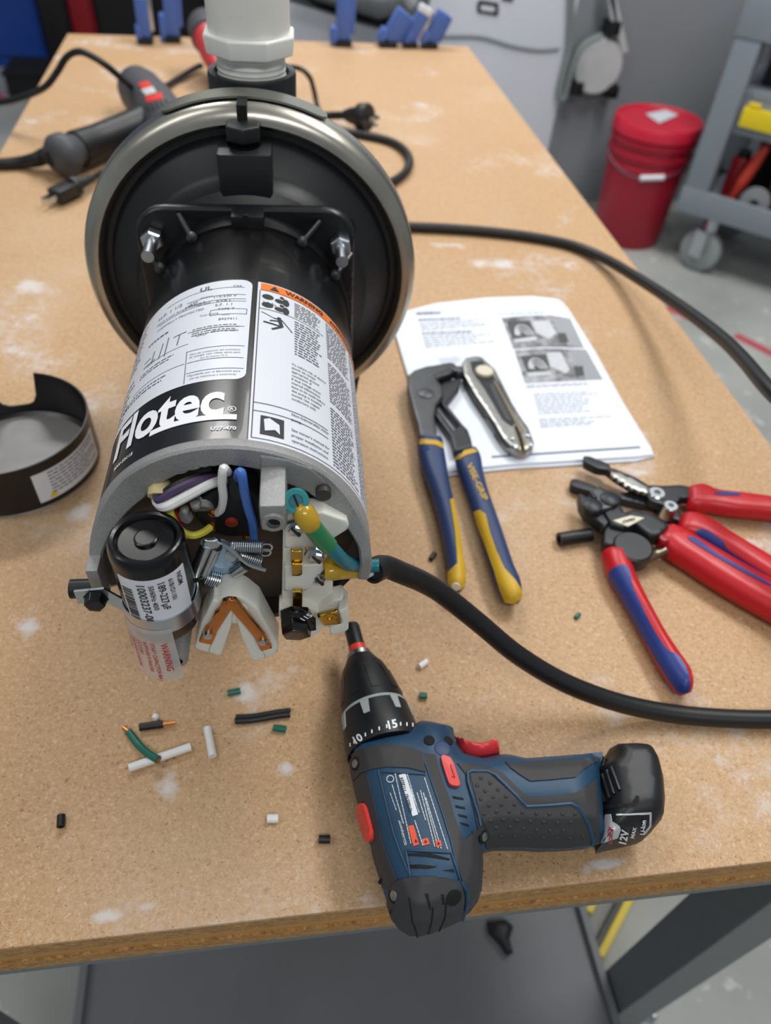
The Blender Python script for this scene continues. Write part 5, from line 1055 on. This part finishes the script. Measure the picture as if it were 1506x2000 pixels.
HL = [(272, 800, 62), (272, 850, 70), (292, 950, 66), (318, 1050, 56), (345, 1150, 52), (368, 1250, 50), (386, 1350, 48), (400, 1430, 46), (408, 1500, 49), (408, 1560, 46), (402, 1592, 30)]
HR = [(448, 872, 58), (470, 920, 68), (492, 1000, 60), (522, 1100, 56), (556, 1200, 57), (590, 1300, 58), (622, 1400, 59), (655, 1500, 60), (684, 1570, 62), (702, 1625, 52), (706, 1662, 30)]
def handle(name, line, m, zc, h, R, crop='C7', par=gp_, step=.005):
    pl = strip(cat_line(K(crop, line), 4)); b = MB(); inflate(b, outline(pl, zc), zc, h, R, step); return b.build(name, m, par, angle=60), bvh_of(b)
hl, HLB = handle('handle', HL, 'navy', GZ + .0095, .0095, .009)
hr, HRB = handle('handle', HR, 'navy', GZ + .0095, .0095, .009)
def hp(name, pts, m, bv, par, off=.0007, crop='C7', step=5, rnd=0):
    pl = K(crop, pts)
    if rnd: pl = round_poly(pl, rnd)
    b = MB(); drape(b, pl, bv, off, step, .001); return b.build(name, m, par, angle=60)
hp('yellow_band', [(207, 808), (215, 800), (300, 808), (338, 825), (336, 850), (300, 832), (212, 825)], 'mustard', HLB, hl)
hp('yellow_inlay', [(372, 1118), (390, 1112), (402, 1180), (425, 1300), (438, 1400), (455, 1490), (452, 1560), (430, 1592), (395, 1590), (366, 1560), (364, 1500), (412, 1455), (408, 1380), (395, 1260)], 'mustard', HLB, hl)
hp('yellow_band', [(395, 885), (440, 862), (500, 852), (518, 868), (460, 885), (402, 915)], 'mustard', HRB, hr)
hp('yellow_inlay', [(500, 1185), (530, 1172), (560, 1195), (585, 1290), (620, 1390), (660, 1480), (715, 1540), (745, 1590), (750, 1630), (715, 1665), (665, 1660), (640, 1600), (610, 1500), (565, 1370), (520, 1260)], 'mustard', HRB, hr)
b = MB(); (x0, y0), (x1, y1) = K('C7', [(462, 935), (548, 1128)]); L = math.hypot(x1 - x0, y1 - y0); ux, uy = (x1 - x0) / L, (y1 - y0) / L
put_text(b, 'VISE-GRIP', px_frame(HRB, (x0, y0), (ux, uy), (uy, -ux), .0006), width=L, size=15, bold=.02); b.build('handle_lettering', 'mustard', hr, smooth=False)
q, nrm = onto(HLB, *K('C7', [(245, 850)])[0], 0); tube(MB(), q - nrm * .001, q + nrm * .0004, .0032, .0020, 16).build('handle_emblem', 'grip_blue', hl)
q, nrm = onto(HLB, *K('C7', [(405, 1575)])[0], 0); revolve(MB(), [(-.001, .004), (.0008, .0035), (.001, 0)], q, nrm, 12).build('worn_tip', 'cream_label', hl)
# ================================================================== WIRE STRIPPER
def cpart(par, name, pts, m, zc, h, R, edge=0.0, step=.004): return gpart(name, pts, m, zc, h, R, edge, par, 'C8', step)
s0 = at(*K('C8', [(800, 420)])[0], 0); ws = thing('wire_stripper', (s0.x, s0.y, 0), 'wire stripping pliers with red handles, jaws open, farther from camera', 'pliers')
cpart(ws, 'jaw', [(180, 278), (202, 270), (320, 312), (390, 346), (480, 372), (600, 352), (690, 370), (720, 420), (850, 440), (900, 500), (930, 560), (870, 545), (800, 515), (750, 452), (650, 442), (500, 405), (300, 357), (182, 322)], 'tool_black', .0055, .0045, .001, .0035)
cpart(ws, 'jaw', [(265, 122), (305, 127), (430, 176), (442, 200), (500, 222), (600, 262), (690, 315), (780, 320), (900, 314), (975, 330), (970, 400), (900, 402), (870, 440), (800, 452), (700, 420), (670, 366), (600, 335), (540, 300), (470, 255), (420, 216), (350, 206), (270, 165)], 'tool_black', .0130, .0045, .001, .0035)
cpart(ws, 'stripping_blade', [(440, 215), (500, 218), (600, 262), (690, 315), (705, 345), (680, 362), (650, 345), (630, 350), (605, 330), (585, 335), (560, 308), (540, 312), (522, 282), (500, 285), (485, 258), (462, 258)], 'bright_steel', .0165, .0022, .0006, .0015)
for k in range(7):
    q = at(*K('C8', [(395 + 18 * k, 340 + 5 * k)])[0], .0105); MB().obox(q, (.0014, -.0003, 0), (.0004, .0022, 0), (0, 0, .0022)).build('jaw_notch', 'tool_black', ws, smooth=False)
for p, r, z, hgt in (((750, 358), .0085, .0165, .003), ((828, 470), .0072, .0175, .008)):
    q = at(*K('C8', [p])[0], z); s = revolve(MB(), [(-.006, r * .9), (hgt - .001, r * .9), (hgt, r * .78)], q, (0, 0, 1), 24 if hgt < .005 else 12).build('pivot_bolt', 'zinc', ws)
    revolve(MB(), [(hgt + .0002, r * .4), (hgt + .0004, r * .3)], q, (0, 0, 1), 6).build('bolt_socket', 'tool_steel', s)
whu, WUB = handle('handle', [(945, 385, 62), (985, 382, 72), (1040, 385, 78), (1130, 405, 62), (1300, 428, 66), (1506, 452, 60), (1700, 490, 60), (1820, 520, 45)], 'grip_red', .0125, .0095, .009, 'C8', ws)
whl, WLB = handle('handle', [(895, 545, 50), (950, 560, 72), (1050, 590, 70), (1180, 670, 66), (1300, 745, 66), (1506, 872, 68), (1750, 1020, 60), (1850, 1080, 40)], 'grip_red', .0105, .0100, .009, 'C8', ws)
hp('blue_inlay', [(1120, 342), (1200, 338), (1305, 350), (1300, 366), (1160, 362)], 'grip_blue', WUB, whu, crop='C8', rnd=1)
hp('blue_inlay', [(995, 612), (1040, 578), (1100, 600), (1195, 668), (1215, 715), (1300, 775), (1500, 895), (1500, 960), (1300, 850), (1150, 740)], 'grip_blue', WLB, whl, crop='C8', rnd=1)
# ================================================================== COMPACT BOLT CUTTER
c0 = at(*K('C8', [(560, 640)])[0], 0); bc_ = thing('bolt_cutter', (c0.x, c0.y, 0), 'compact bolt cutter with red and blue handles and cream label, nearest pliers', 'pliers')
cpart(bc_, 'cutter_jaw', [(230, 375), (262, 388), (300, 408), (330, 440), (390, 480), (440, 560), (400, 600), (330, 545), (270, 502), (238, 440)], 'tool_black', .0165, .006, .0015, .0045)
jw = cpart(bc_, 'cutter_jaw', [(285, 405), (300, 395), (310, 345), (345, 338), (370, 318), (400, 350), (430, 362), (472, 388), (490, 442), (440, 470), (385, 482), (340, 485), (275, 440)], 'tool_steel', .0235, .0050, .0015, .003)
for p in ((330, 430), (443, 387)):
    q = at(*K('C8', [p])[0], .0285); revolve(MB(), [(-.003, .0088), (.001, .0086), (.0022, .007)], q, (0, 0, 1), 20).build('jaw_rivet', 'tool_black', jw)
for p, q_ in (((320, 350), (345, 385)),): 
    a_, c_ = at(*K('C8', [p])[0], .029), at(*K('C8', [q_])[0], .029); cyl(MB(), a_, c_, .0022, 10).build('jaw_pin', 'tool_black', jw)
cpart(bc_, 'cutter_body', [(385, 500), (490, 445), (525, 505), (580, 490), (680, 512), (775, 560), (820, 600), (750, 665), (690, 660), (640, 625), (600, 585), (545, 598), (520, 612), (440, 592)], 'tool_black', .0180, .0075, .002, .005)
lb_ = cpart(bc_, 'cream_plate', [(462, 530), (580, 497), (672, 512), (562, 570)], 'cream_label', .0255, .0005, .0003, .0003)
b = MB(); q = K('C8', [(525, 548)])[0]; put_text(b, 'KNIPEX', lambda x, y: at(q[0] + x * .97 - y * .25 * -1, q[1] - x * .24 - y, .0262), width=26, size=8, bold=.05); b.build('plate_print', 'ink', lb_, smooth=False)
cpart(bc_, 'toggle_lever', [(400, 600), (440, 582), (500, 612), (540, 650), (530, 700), (470, 725), (390, 715), (392, 650)], 'tool_black', .0140, .0065, .002, .004)
q = at(*K('C8', [(588, 718)])[0], .0185); revolve(MB(), [(-.010, .0165), (.003, .0165), (.0045, .015)], q, (0, 0, 1), 32).build('toggle_knuckle', 'tool_black', bc_)
a_, c_ = at(*K('C8', [(600, 818)])[0], .012), at(*K('C8', [(860, 705)])[0], .014)
cyl(MB(), a_, c_, .0022, 10).build('spring_core', 'spring_steel', bc_); helix(MB(), a_, a_.lerp(c_, .55), .0046, .0012, 9, 6, 12).build('return_spring', 'spring_steel', bc_); cyl(MB(), a_.lerp(c_, .5), c_, .0048, 12).build('spring_sleeve', 'spring_steel', bc_)
chu, CUB = handle('handle', [(770, 615, 50), (805, 640, 76), (880, 690, 88), (1000, 762, 92), (1100, 825, 96), (1300, 945, 100), (1506, 1062, 100), (1750, 1200, 92), (1870, 1270, 60)], 'grip_red', .0135, .0120, .0115, 'C8', bc_)
chl, CLB = handle('handle', [(448, 715, 60), (460, 750, 72), (500, 835, 84), (548, 940, 72), (612, 1060, 66), (682, 1190, 65), (752, 1320, 67), (830, 1450, 73), (905, 1560, 74), (938, 1625, 58), (950, 1668, 30)], 'grip_red', .0120, .0115, .011, 'C8', bc_)
hp('blue_inlay', [(945, 645), (985, 632), (1060, 680), (1130, 735), (1300, 832), (1500, 945), (1505, 965), (1300, 860), (1080, 730)], 'grip_blue', CUB, chu, crop='C8', rnd=1)
hp('blue_inlay', [(425, 885), (485, 828), (550, 820), (577, 862), (592, 960), (650, 1080), (720, 1230), (825, 1390), (892, 1412), (950, 1500), (975, 1610), (955, 1665), (905, 1668), (855, 1615), (782, 1500), (680, 1330), (580, 1155), (490, 990)], 'grip_blue', CLB, chl, crop='C8', rnd=1)
b = MB()
for k in range(8):
    y = 1065 + 24 * k; x = 690 + 13.5 * k; b.add([onto(CLB, *p, .0006)[0] for p in K('C8', [(x - 14, y), (x + 22, y - 12), (x + 27, y - 2), (x - 9, y + 10)])], [(0, 1, 2, 3)])
b.build('handle_print', 'ink_grey', chl, smooth=False)
q = at(*K('C8', [(800, 645)])[0], .0255); revolve(MB(), [(-.003, .004), (.0006, .0036), (.001, 0)], q, (0, 0, 1), 12).build('handle_dimple', 'red_cabinet', chu)
# ================================================================== CUT-OFF BITS OF WIRE
def piece(name, p, q, r, m, label, cat, hollow=True, z=None, core=None, group=None):
    zz = r if z is None else z; a, c = at(*p, zz), at(*q, zz); mid = (a + c) / 2
    t = thing(name, (mid.x, mid.y, zz - r), label, cat, group)
    if hollow: tube(MB(), a, c, r, r * .55, 18).build('sleeve', m, t)
    else: cyl(MB(), a, c, r, 16).build('sleeve', m, t)
    if core: d = (c - a).normalized(); cyl(MB(), a - d * core[0], c + d * core[1], r * .5, 12).build('copper_core', 'copper', t)
    return t
mk = lambda *p: K('M', p)
tb_ = piece('cable_jacket_piece', *K('C8', [(108, 655), (318, 622)]), .0062, 'black_rubber', 'black rubber cable jacket sleeve lying left of the bolt cutter jaws', 'sleeve')
piece('insulation_bit', (841, 1093), (849, 1081), .0021, 'black_rubber', 'tiny black insulation bit between the pump cable and the yellow-tipped pliers', 'wire scrap')
piece('insulation_bit', (1124, 1207), (1132, 1199), .0017, 'green_bit', 'tiny green insulation bit left of the bolt cutter handle', 'wire scrap', hollow=False)
piece('insulation_bit', (819, 1302), (834, 1291), .0024, 'wire_white', 'short white insulation bit between drill chuck and black cable', 'wire scrap')
piece('insulation_bit', (820, 1359), (834, 1359), .0024, 'green_bit', 'short green insulation bit right of the drill collar', 'wire scrap')
piece('insulation_bit', *mk((915, 236), (978, 224)), .0022, 'green_bit', 'green insulation bit alone, nearest below the white switch of the pump', 'wire scrap')
piece('insulation_bit', *mk((1140, 405), (1202, 413)), .0023, 'green_bit', 'green insulation bit below the curled black jacket strip', 'wire scrap')
piece('insulation_bit', *mk((97, 890), (100, 834)), .0025, 'black_rubber', 'black insulation bit alone at the far left of the bench front', 'wire scrap')
piece('insulation_bit', *mk((1110, 850), (1163, 850)), .0027, 'wire_white', 'short white insulation bit left of the drill, near a black bit', 'wire scrap')
piece('insulation_bit', *mk((1362, 952), (1418, 952)), .0025, 'black_rubber', 'short black insulation bit beside the drill gear selector', 'wire scrap')
piece('insulation_ring', *mk((553, 364), (567, 344)), .0024, 'wire_white', 'thin white insulation ring beside the black wire end with copper tip', 'wire scrap')
piece('wire_offcut', *mk((483, 403), (598, 388)), .0026, 'black_rubber', 'black wire offcut with bare copper end pointing right', 'wire scrap', hollow=False, core=(0, .0085))
t = piece('insulation_tube', *mk((432, 602), (735, 497)), .0028, 'wire_white', 'long white insulation tube under the green wire offcut', 'wire scrap')
piece('insulation_tube', *mk((815, 405), (842, 545)), .0028, 'wire_white', 'white insulation tube standing alone right of the green wire offcut', 'wire scrap')
gpts = [at(*p, z) for p, z in zip(mk((405, 405), (430, 425), (480, 490), (530, 535), (575, 562)), (.0026, .0027, .0034, .0062, .0084))]
gt_ = thing('wire_offcut', (gpts[0].x, gpts[0].y, 0), 'bent green wire offcut with copper tip resting on the white tube', 'wire scrap')
sweep(MB(), gpts[1:], .0026, 12).build('sleeve', 'green_bit', gt_); cyl(MB(), gpts[0], gpts[1], .0014, 10).build('copper_core', 'copper', gt_)
cyl(MB(), gpts[-1], gpts[-1] + (gpts[-1] - gpts[-2]).normalized() * .0004, .0016, 10).build('copper_core', 'copper', gt_)
jp = [at(*p, .0026) for p in mk((952, 371), (1020, 368), (1090, 358), (1155, 346), (1222, 338))]
js = thing('jacket_strip', (jp[2].x, jp[2].y, 0), 'thin black jacket strip slit open, left of the drill chuck', 'wire scrap')
sweep(MB(), jp, .0024, 10).build('strip', 'black_rubber', js); sweep(MB(), [p + Vector((.0006, .0026, .0006)) for p in jp], .0016, 8).build('curled_edge', 'black_plastic', js)
# ================================================================== MOTOR END COVER
cc = Vector((-.238, .542, 0)); R_ = .0715; hh = .05
cov = thing('motor_cover', tuple(cc), 'black round motor end cover with a notch, open side up, left of pump', 'cover')
nt = [(63, 726), (71, 762), (65, 775), (38, 785), (17, 783), (0, 777), (-30, 760)]
b = MB(); N = 96; vs = []; fs = []
an = at(63, 726, hh) - cc; a_end = math.atan2(an.y, an.x); half = .30; a_mid = a_end + half
for i in range(N):
    th = 2 * math.pi * i / N; dlt = (th - a_mid + math.pi) % (2 * math.pi) - math.pi
    top = hh if abs(dlt) > half else hh - .037 * max(0, 1 - (abs(dlt) / half) ** 4) ** .5
    c_, s_ = math.cos(th), math.sin(th)
    for rr, z in ((R_ - .003, .0004), (R_, .004), (R_, top), (R_ - .0014, top), (R_ - .0014, .005), (R_ - .006, .0022)): vs.append(cc + Vector((c_ * rr, s_ * rr, z)))
for i in range(N):
    j = (i + 1) % N
    for k in range(5): fs.append((6 * i + k, 6 * j + k, 6 * j + k + 1, 6 * i + k + 1))
fs.append(tuple(6 * i for i in range(N - 1, -1, -1))); b.add(vs, fs).build('shell', 'black_paint', cov)
revolve(MB(), [(.0012, R_ - .0016), (.0026, R_ - .003), (.0028, 0)], cc, (0, 0, 1), 48).build('inner_floor', 'cover_floor', cov)
t0_, t1_ = math.radians(-63), math.radians(-2)
b = MB(); n = 20; vs = []
for i in range(n + 1):
    th = t0_ + (t1_ - t0_) * i / n
    for rr in (R_ + .0003, R_ - .0001):
        for z in (.009, .040): vs.append(cc + Vector((math.cos(th) * rr, math.sin(th) * rr, z)))
fs = []
for i in range(n):
    k = 4 * i; fs += [(k, k + 1, k + 5, k + 4), (k + 2, k + 6, k + 7, k + 3), (k, k + 4, k + 6, k + 2), (k + 1, k + 3, k + 7, k + 5)]
cvl = b.add(vs, fs + [(0, 2, 3, 1), (4 * n, 4 * n + 1, 4 * n + 3, 4 * n + 2)]).build('cover_label', 'label_white', cov)
b = MB(); b2 = MB()
def cvp(th, z): return cc + Vector((math.cos(th) * (R_ + .0005), math.sin(th) * (R_ + .0005), z))
for i in range(7):
    z = .0365 - i * .0036; s = t0_ + .18
    while s < t1_ - .1 - (.2 if i % 3 == 2 else 0):
        l = random.uniform(.03, .1); b.add([cvp(s, z), cvp(s + l, z), cvp(s + l, z + .0013), cvp(s, z + .0013)], [(0, 1, 2, 3)]); s += l + .015
b2.add([cvp(t0_ + .12, .0105), cvp(t0_ + .24, .0105), cvp(t0_ + .18, .0185)], [(0, 1, 2)])
b.build('label_print', 'ink_grey', cvl, smooth=False); b2.build('warning_triangle', 'yellow', cvl, smooth=False)
# ================================================================== CABLES
cz = [.150, .146, .136, .112, .083, .056, .034, .018, .0095, .0072, .0072]
cpx = [(728, 1102), (748, 1106), (780, 1117), (850, 1150), (930, 1212), (1010, 1278), (1100, 1332), (1200, 1370), (1300, 1392), (1400, 1402), (1506, 1405)]
near = [at(*p, z) for p, z in zip(cpx, cz)]
st_ = PW((.0745, -.002, .150)); near[0] = st_
loop = [at(1580, 1398, .008), at(1680, 1370, .020), at(1790, 1290, .050), at(1830, 1170, .085), at(1780, 1050, .110), at(1680, 930, .122), at(1590, 840, .123)]
fpx = [((1506, 765), .118), ((1450, 700), .100), ((1400, 652), .080), ((1320, 592), .052), ((1240, 540), .026), ((1180, 505), .012), ((1120, 480), .0072), ((1040, 463), .0070), ((950, 452), .0070), ((870, 446), .0070), ((800, 443), .0070), ((700, 440), .0070), ((630, 415), .0070), ((640, 385), .0070), ((700, 372), .0070), ((760, 358), .0070), ((795, 332), .0070), ((797, 303), .0070), ((765, 277), .0070), ((700, 262), .0070), ((640, 256), .0070), ((590, 245), .0070), ((600, 230), .0075), ((640, 226), .012), ((680, 225), .022)]
far = [at(*p, z) for p, z in fpx]
cab = thing('power_cable', (near[8].x, near[8].y, 0), 'thick black rubber power cable looping from the pump around to its plug', 'cable')
sweep(MB(), near + loop + far, .0067, 14, 7).build('jacket', 'black_rubber', cab)
dn = (near[1] - near[0]).normalized(); tube(MB(), near[0] - dn * .001, near[0] + dn * .006, .0074, .0056, 20).build('cut_end', 'black_rubber', cab)
for k, m in ((-1, 'wire_white'), (1, 'zinc')): cyl(MB(), near[0] - dn * .006 + Vector((0, .001, .0028 * k)), near[0] + Vector((0, .001, .0028 * k)), .0018, 10).build('inner_conductor', m, cab)
pe = far[-1]; pd = (at(738, 232, .03) - pe).normalized(); px_, py_, _ = frame(pd)
plg = revolve(MB(), [(-.008, .008), (0, .011), (.006, .013), (.018, .015), (.024, .021), (.040, .023), (.044, .021)], pe, pd, 24).build('plug', 'black_plastic', cab)
for k in (-1, 1): MB().obox(pe + pd * .052 + px_ * .0065 * k, pd * .010, px_ * .0010, py_ * .0035).build('plug_blade', 'zinc', plg, bevel=.0003)
cyl(MB(), pe + pd * .042 - py_ * .010, pe + pd * .062 - py_ * .010, .0028, 12).build('ground_pin', 'zinc', plg)
# ================================================================== CORDED DRILL, FAR LEFT ON THE BENCH
hg0 = at(285, 215, 0); hg = thing('corded_drill', (hg0.x, hg0.y, 0), 'dark grey corded power tool with red badge lying behind the pump', 'power tool')
z_ = .040
a_, c_ = at(262, 163, z_), at(345, 262, z_); dd = (c_ - a_).normalized(); L = (c_ - a_).length
b_t = revolve(MB(), [(0, .012), (.004, .024), (.02, .034), (.05, .038), (L * .5, .0395), (L * .8, .037), (L, .034), (L + .05, .026), (L + .055, .016)], a_, dd, 32); tbv = bvh_of(b_t); tb1 = b_t.build('motor_housing', 'heat_grey', hg)
def tp(name, pts, m, off=.0012, par=tb1): b = MB(); drape(b, pts, tbv, off, 4, .001); return b.build(name, m, par)
tp('badge_red', [(270, 163), (290, 159), (298, 170), (278, 175)], 'switch_red'); tp('badge_white', [(276, 176), (299, 170), (306, 181), (285, 187)], 'label_grey'); tp('badge_red', [(284, 189), (315, 181), (319, 193), (288, 201)], 'switch_red')
for k in range(5): tp('vent_slot', [(285 + 9 * k, 208 - 3 * k), (288 + 9 * k, 206 - 3 * k), (294 + 9 * k, 218 - 3 * k), (291 + 9 * k, 220 - 3 * k)], 'black_flat', .0006)
g_ = [at(x, y, z) for x, y, z in ((318, 222, .036), (290, 238, .034), (240, 258, .032), (190, 277, .031), (150, 292, .0315))]
sweep(MB(), g_, [.030, .028, .0255, .0245, .026], 20).build('grip', 'black_plastic', hg)
e_ = g_[-1]; ed = (g_[-1] - g_[-2]).normalized()
revolve(MB(), [(-.004, .024), (.004, .021), (.010, .024), (.020, .0295), (.034, .0295), (.044, .022), (.048, .010)], e_, ed, 28).build('grip_knob', 'heat_grey', hg)
cd_ = [e_ + ed * .046, at(90, 305, .022), at(70, 312, .016), at(40, 317, .010), at(0, 320, .0085), at(-60, 318, .0085), at(-140, 300, .006)]
sweep(MB(), cd_, [.011, .0125, .0105, .0085, .008, .008, .008], 12).build('cord', 'black_rubber', hg)
# two-pin plug
pa, pb_ = at(150, 362, .014), at(104, 384, .014); dd = (pb_ - pa).normalized(); px_, py_, _ = frame(dd); L = (pb_ - pa).length
pl2 = thing('plug_cord', ((pa.x + pb_.x) / 2, (pa.y + pb_.y) / 2, 0), 'small black two-pin plug on a thin cord left of the clamp ring', 'plug')
b = MB(); cyl(b, pa - dd * .0, pa + dd * .010, .014, 16); b.build('flange', 'black_plastic', pl2, bevel=.001)
MB().obox(pa + dd * .026, dd * .018, px_ * .0125, py_ * .0085).build('plug_body', 'black_plastic', pl2, bevel=.003)
cyl(MB(), pa - dd * .03, pa + dd * .002, .006, 12, .0085).build('strain_relief', 'black_plastic', pl2)
for k in (-1, 1): MB().obox(pa + dd * .052 + px_ * .006 * k, dd * .010, px_ * .0008, py_ * .003).build('plug_blade', 'zinc', pl2)
sweep(MB(), [pa - dd * .028, at(180, 348, .010), at(215, 330, .0055), at(270, 318, .0055), at(330, 320, .0055)], .0042, 10).build('cord', 'black_rubber', pl2)
# red tool behind the pipe
h2 = at(398, 150, 0); ht = thing('heat_gun', (h2.x, h2.y, 0), 'red and dark grey corded tool leaning behind the white pipe', 'power tool')
ta, tb2 = at(405, 160, .020), at(394, 45, .13)
ta = Vector((ta.x + .022, ta.y, .05)); r = ray(402, 55); tb2 = Vector((0, 0, HC)) + Vector(r) * (ta.y + .12) / r[1]; td = (tb2 - ta).normalized(); L = (tb2 - ta).length
revolve(MB(), [(-.02, .014), (0, .020), (L * .3, .026), (L * .65, .028), (L * .7, .030)], ta, td, 24).build('body', 'tool_red', ht)
revolve(MB(), [(L * .7, .030), (L * .72, .034), (L * 1.05, .034), (L * 1.15, .026)], ta, td, 24).build('end_cap', 'heat_grey', ht)
MB().box(ta.x - .02, ta.x + .08, ta.y - .012, ta.y + .05, 0, .03).build('foot_stand', 'heat_grey', ht, bevel=.006)
sweep(MB(), [at(*p, z) for p, z in (((396, 128), .012), ((385, 131), .010), ((350, 152), .008), ((320, 170), .010), ((290, 180), .03), ((262, 172), .06), ((245, 160), .085), ((215, 134), .11), ((185, 113), .125), ((155, 101), .13), ((130, 112), .12), ((112, 140), .10), ((90, 168), .08), ((60, 184), .06), ((20, 196), .045), ((-40, 205), .03))], .0052, 10).build('cord', 'black_rubber', ht)
sweep(MB(), [at(*p, z) for p, z in (((424, 152), .010), ((450, 150), .008), ((500, 140), .012), ((550, 131), .04), ((585, 134), .06), ((604, 150), .05), ((612, 172), .03), ((618, 200), .008), ((622, 215), .006))], .0045, 10).build('cord_tail', 'black_rubber', ht)
# ================================================================== BLUE CLAMPS ON THE FAR EDGE
def clamp(px, py, hpx, wpx, tilt, label, white=False, fat=False):
    base = at(px, py, 0); y = min(base.y, 1.93); base = aty(px, py, y); base.z = 0
    t = thing('bar_clamp', (base.x, y, 0), label, 'clamp', 'blue clamps along the far bench edge')
    s = y / ray(px, py)[1]; h = hpx * s / .80; w_ = wpx * s / 2; up = Vector((math.sin(tilt), 0, math.cos(tilt))); sd = Vector((math.cos(tilt), 0, -math.sin(tilt)))
    MB().obox(base + Vector((0, 0, .006)), (w_ * 1.15, 0, 0), (0, .018, 0), (0, 0, .006)).build('pad', 'black_rubber', t, bevel=.002)
    c = base + Vector((0, 0, .012)) + up * (h / 2)
    b = MB(); b.obox(c, sd * w_, (0, .012, 0), up * (h / 2)); bd = b.build('body', 'clamp_blue', t, bevel=.005)
    MB().obox(c + sd * w_ * 1.25 + up * h * .05, sd * w_ * .32, (0, .006, 0), up * h * .42).build('bar', 'zinc' if white else 'clamp_blue', t, bevel=.002)
    MB().obox(base + up * (h * .2) + sd * (-w_ * (1.3 if fat else 0.9)), sd * w_ * .5, (0, .015, 0), up * h * .2).build('trigger_grip', 'clamp_blue', t, bevel=.004)
    if white: MB().obox(c + up * (h * .42), sd * w_ * 1.04, (0, .0125, 0), up * h * .1).build('worn_tip', 'label_white', bd, bevel=.003)
    MB().box(base.x - w_ * .5, base.x + w_ * .5, y + .005, min(y + .02, 1.93), .0, .02).build('screw_block', 'tool_steel', t, bevel=.002)
    return t
clamp(286, 84, 62, 24, .02, 'blue clamp with a white worn tip, leftmost at the far bench edge', white=True)
clamp(338, 76, 92, 26, .06, 'tall blue clamp next to the white-tipped one, left of the pipe', fat=True)
clamp(670, 84, 64, 28, .02, 'upright blue clamp standing right of the white pipe', fat=True)
clamp(757, 84, 46, 30, .55, 'tilted blue clamp between the upright clamp and the twin clamp', fat=True)
clamp(800, 88, 50, 24, .45, 'tilted blue clamp with white tip, second from right at the far edge', white=True)
clamp(838, 88, 44, 26, .45, 'rightmost tilted blue clamp near the far right bench corner', fat=True)
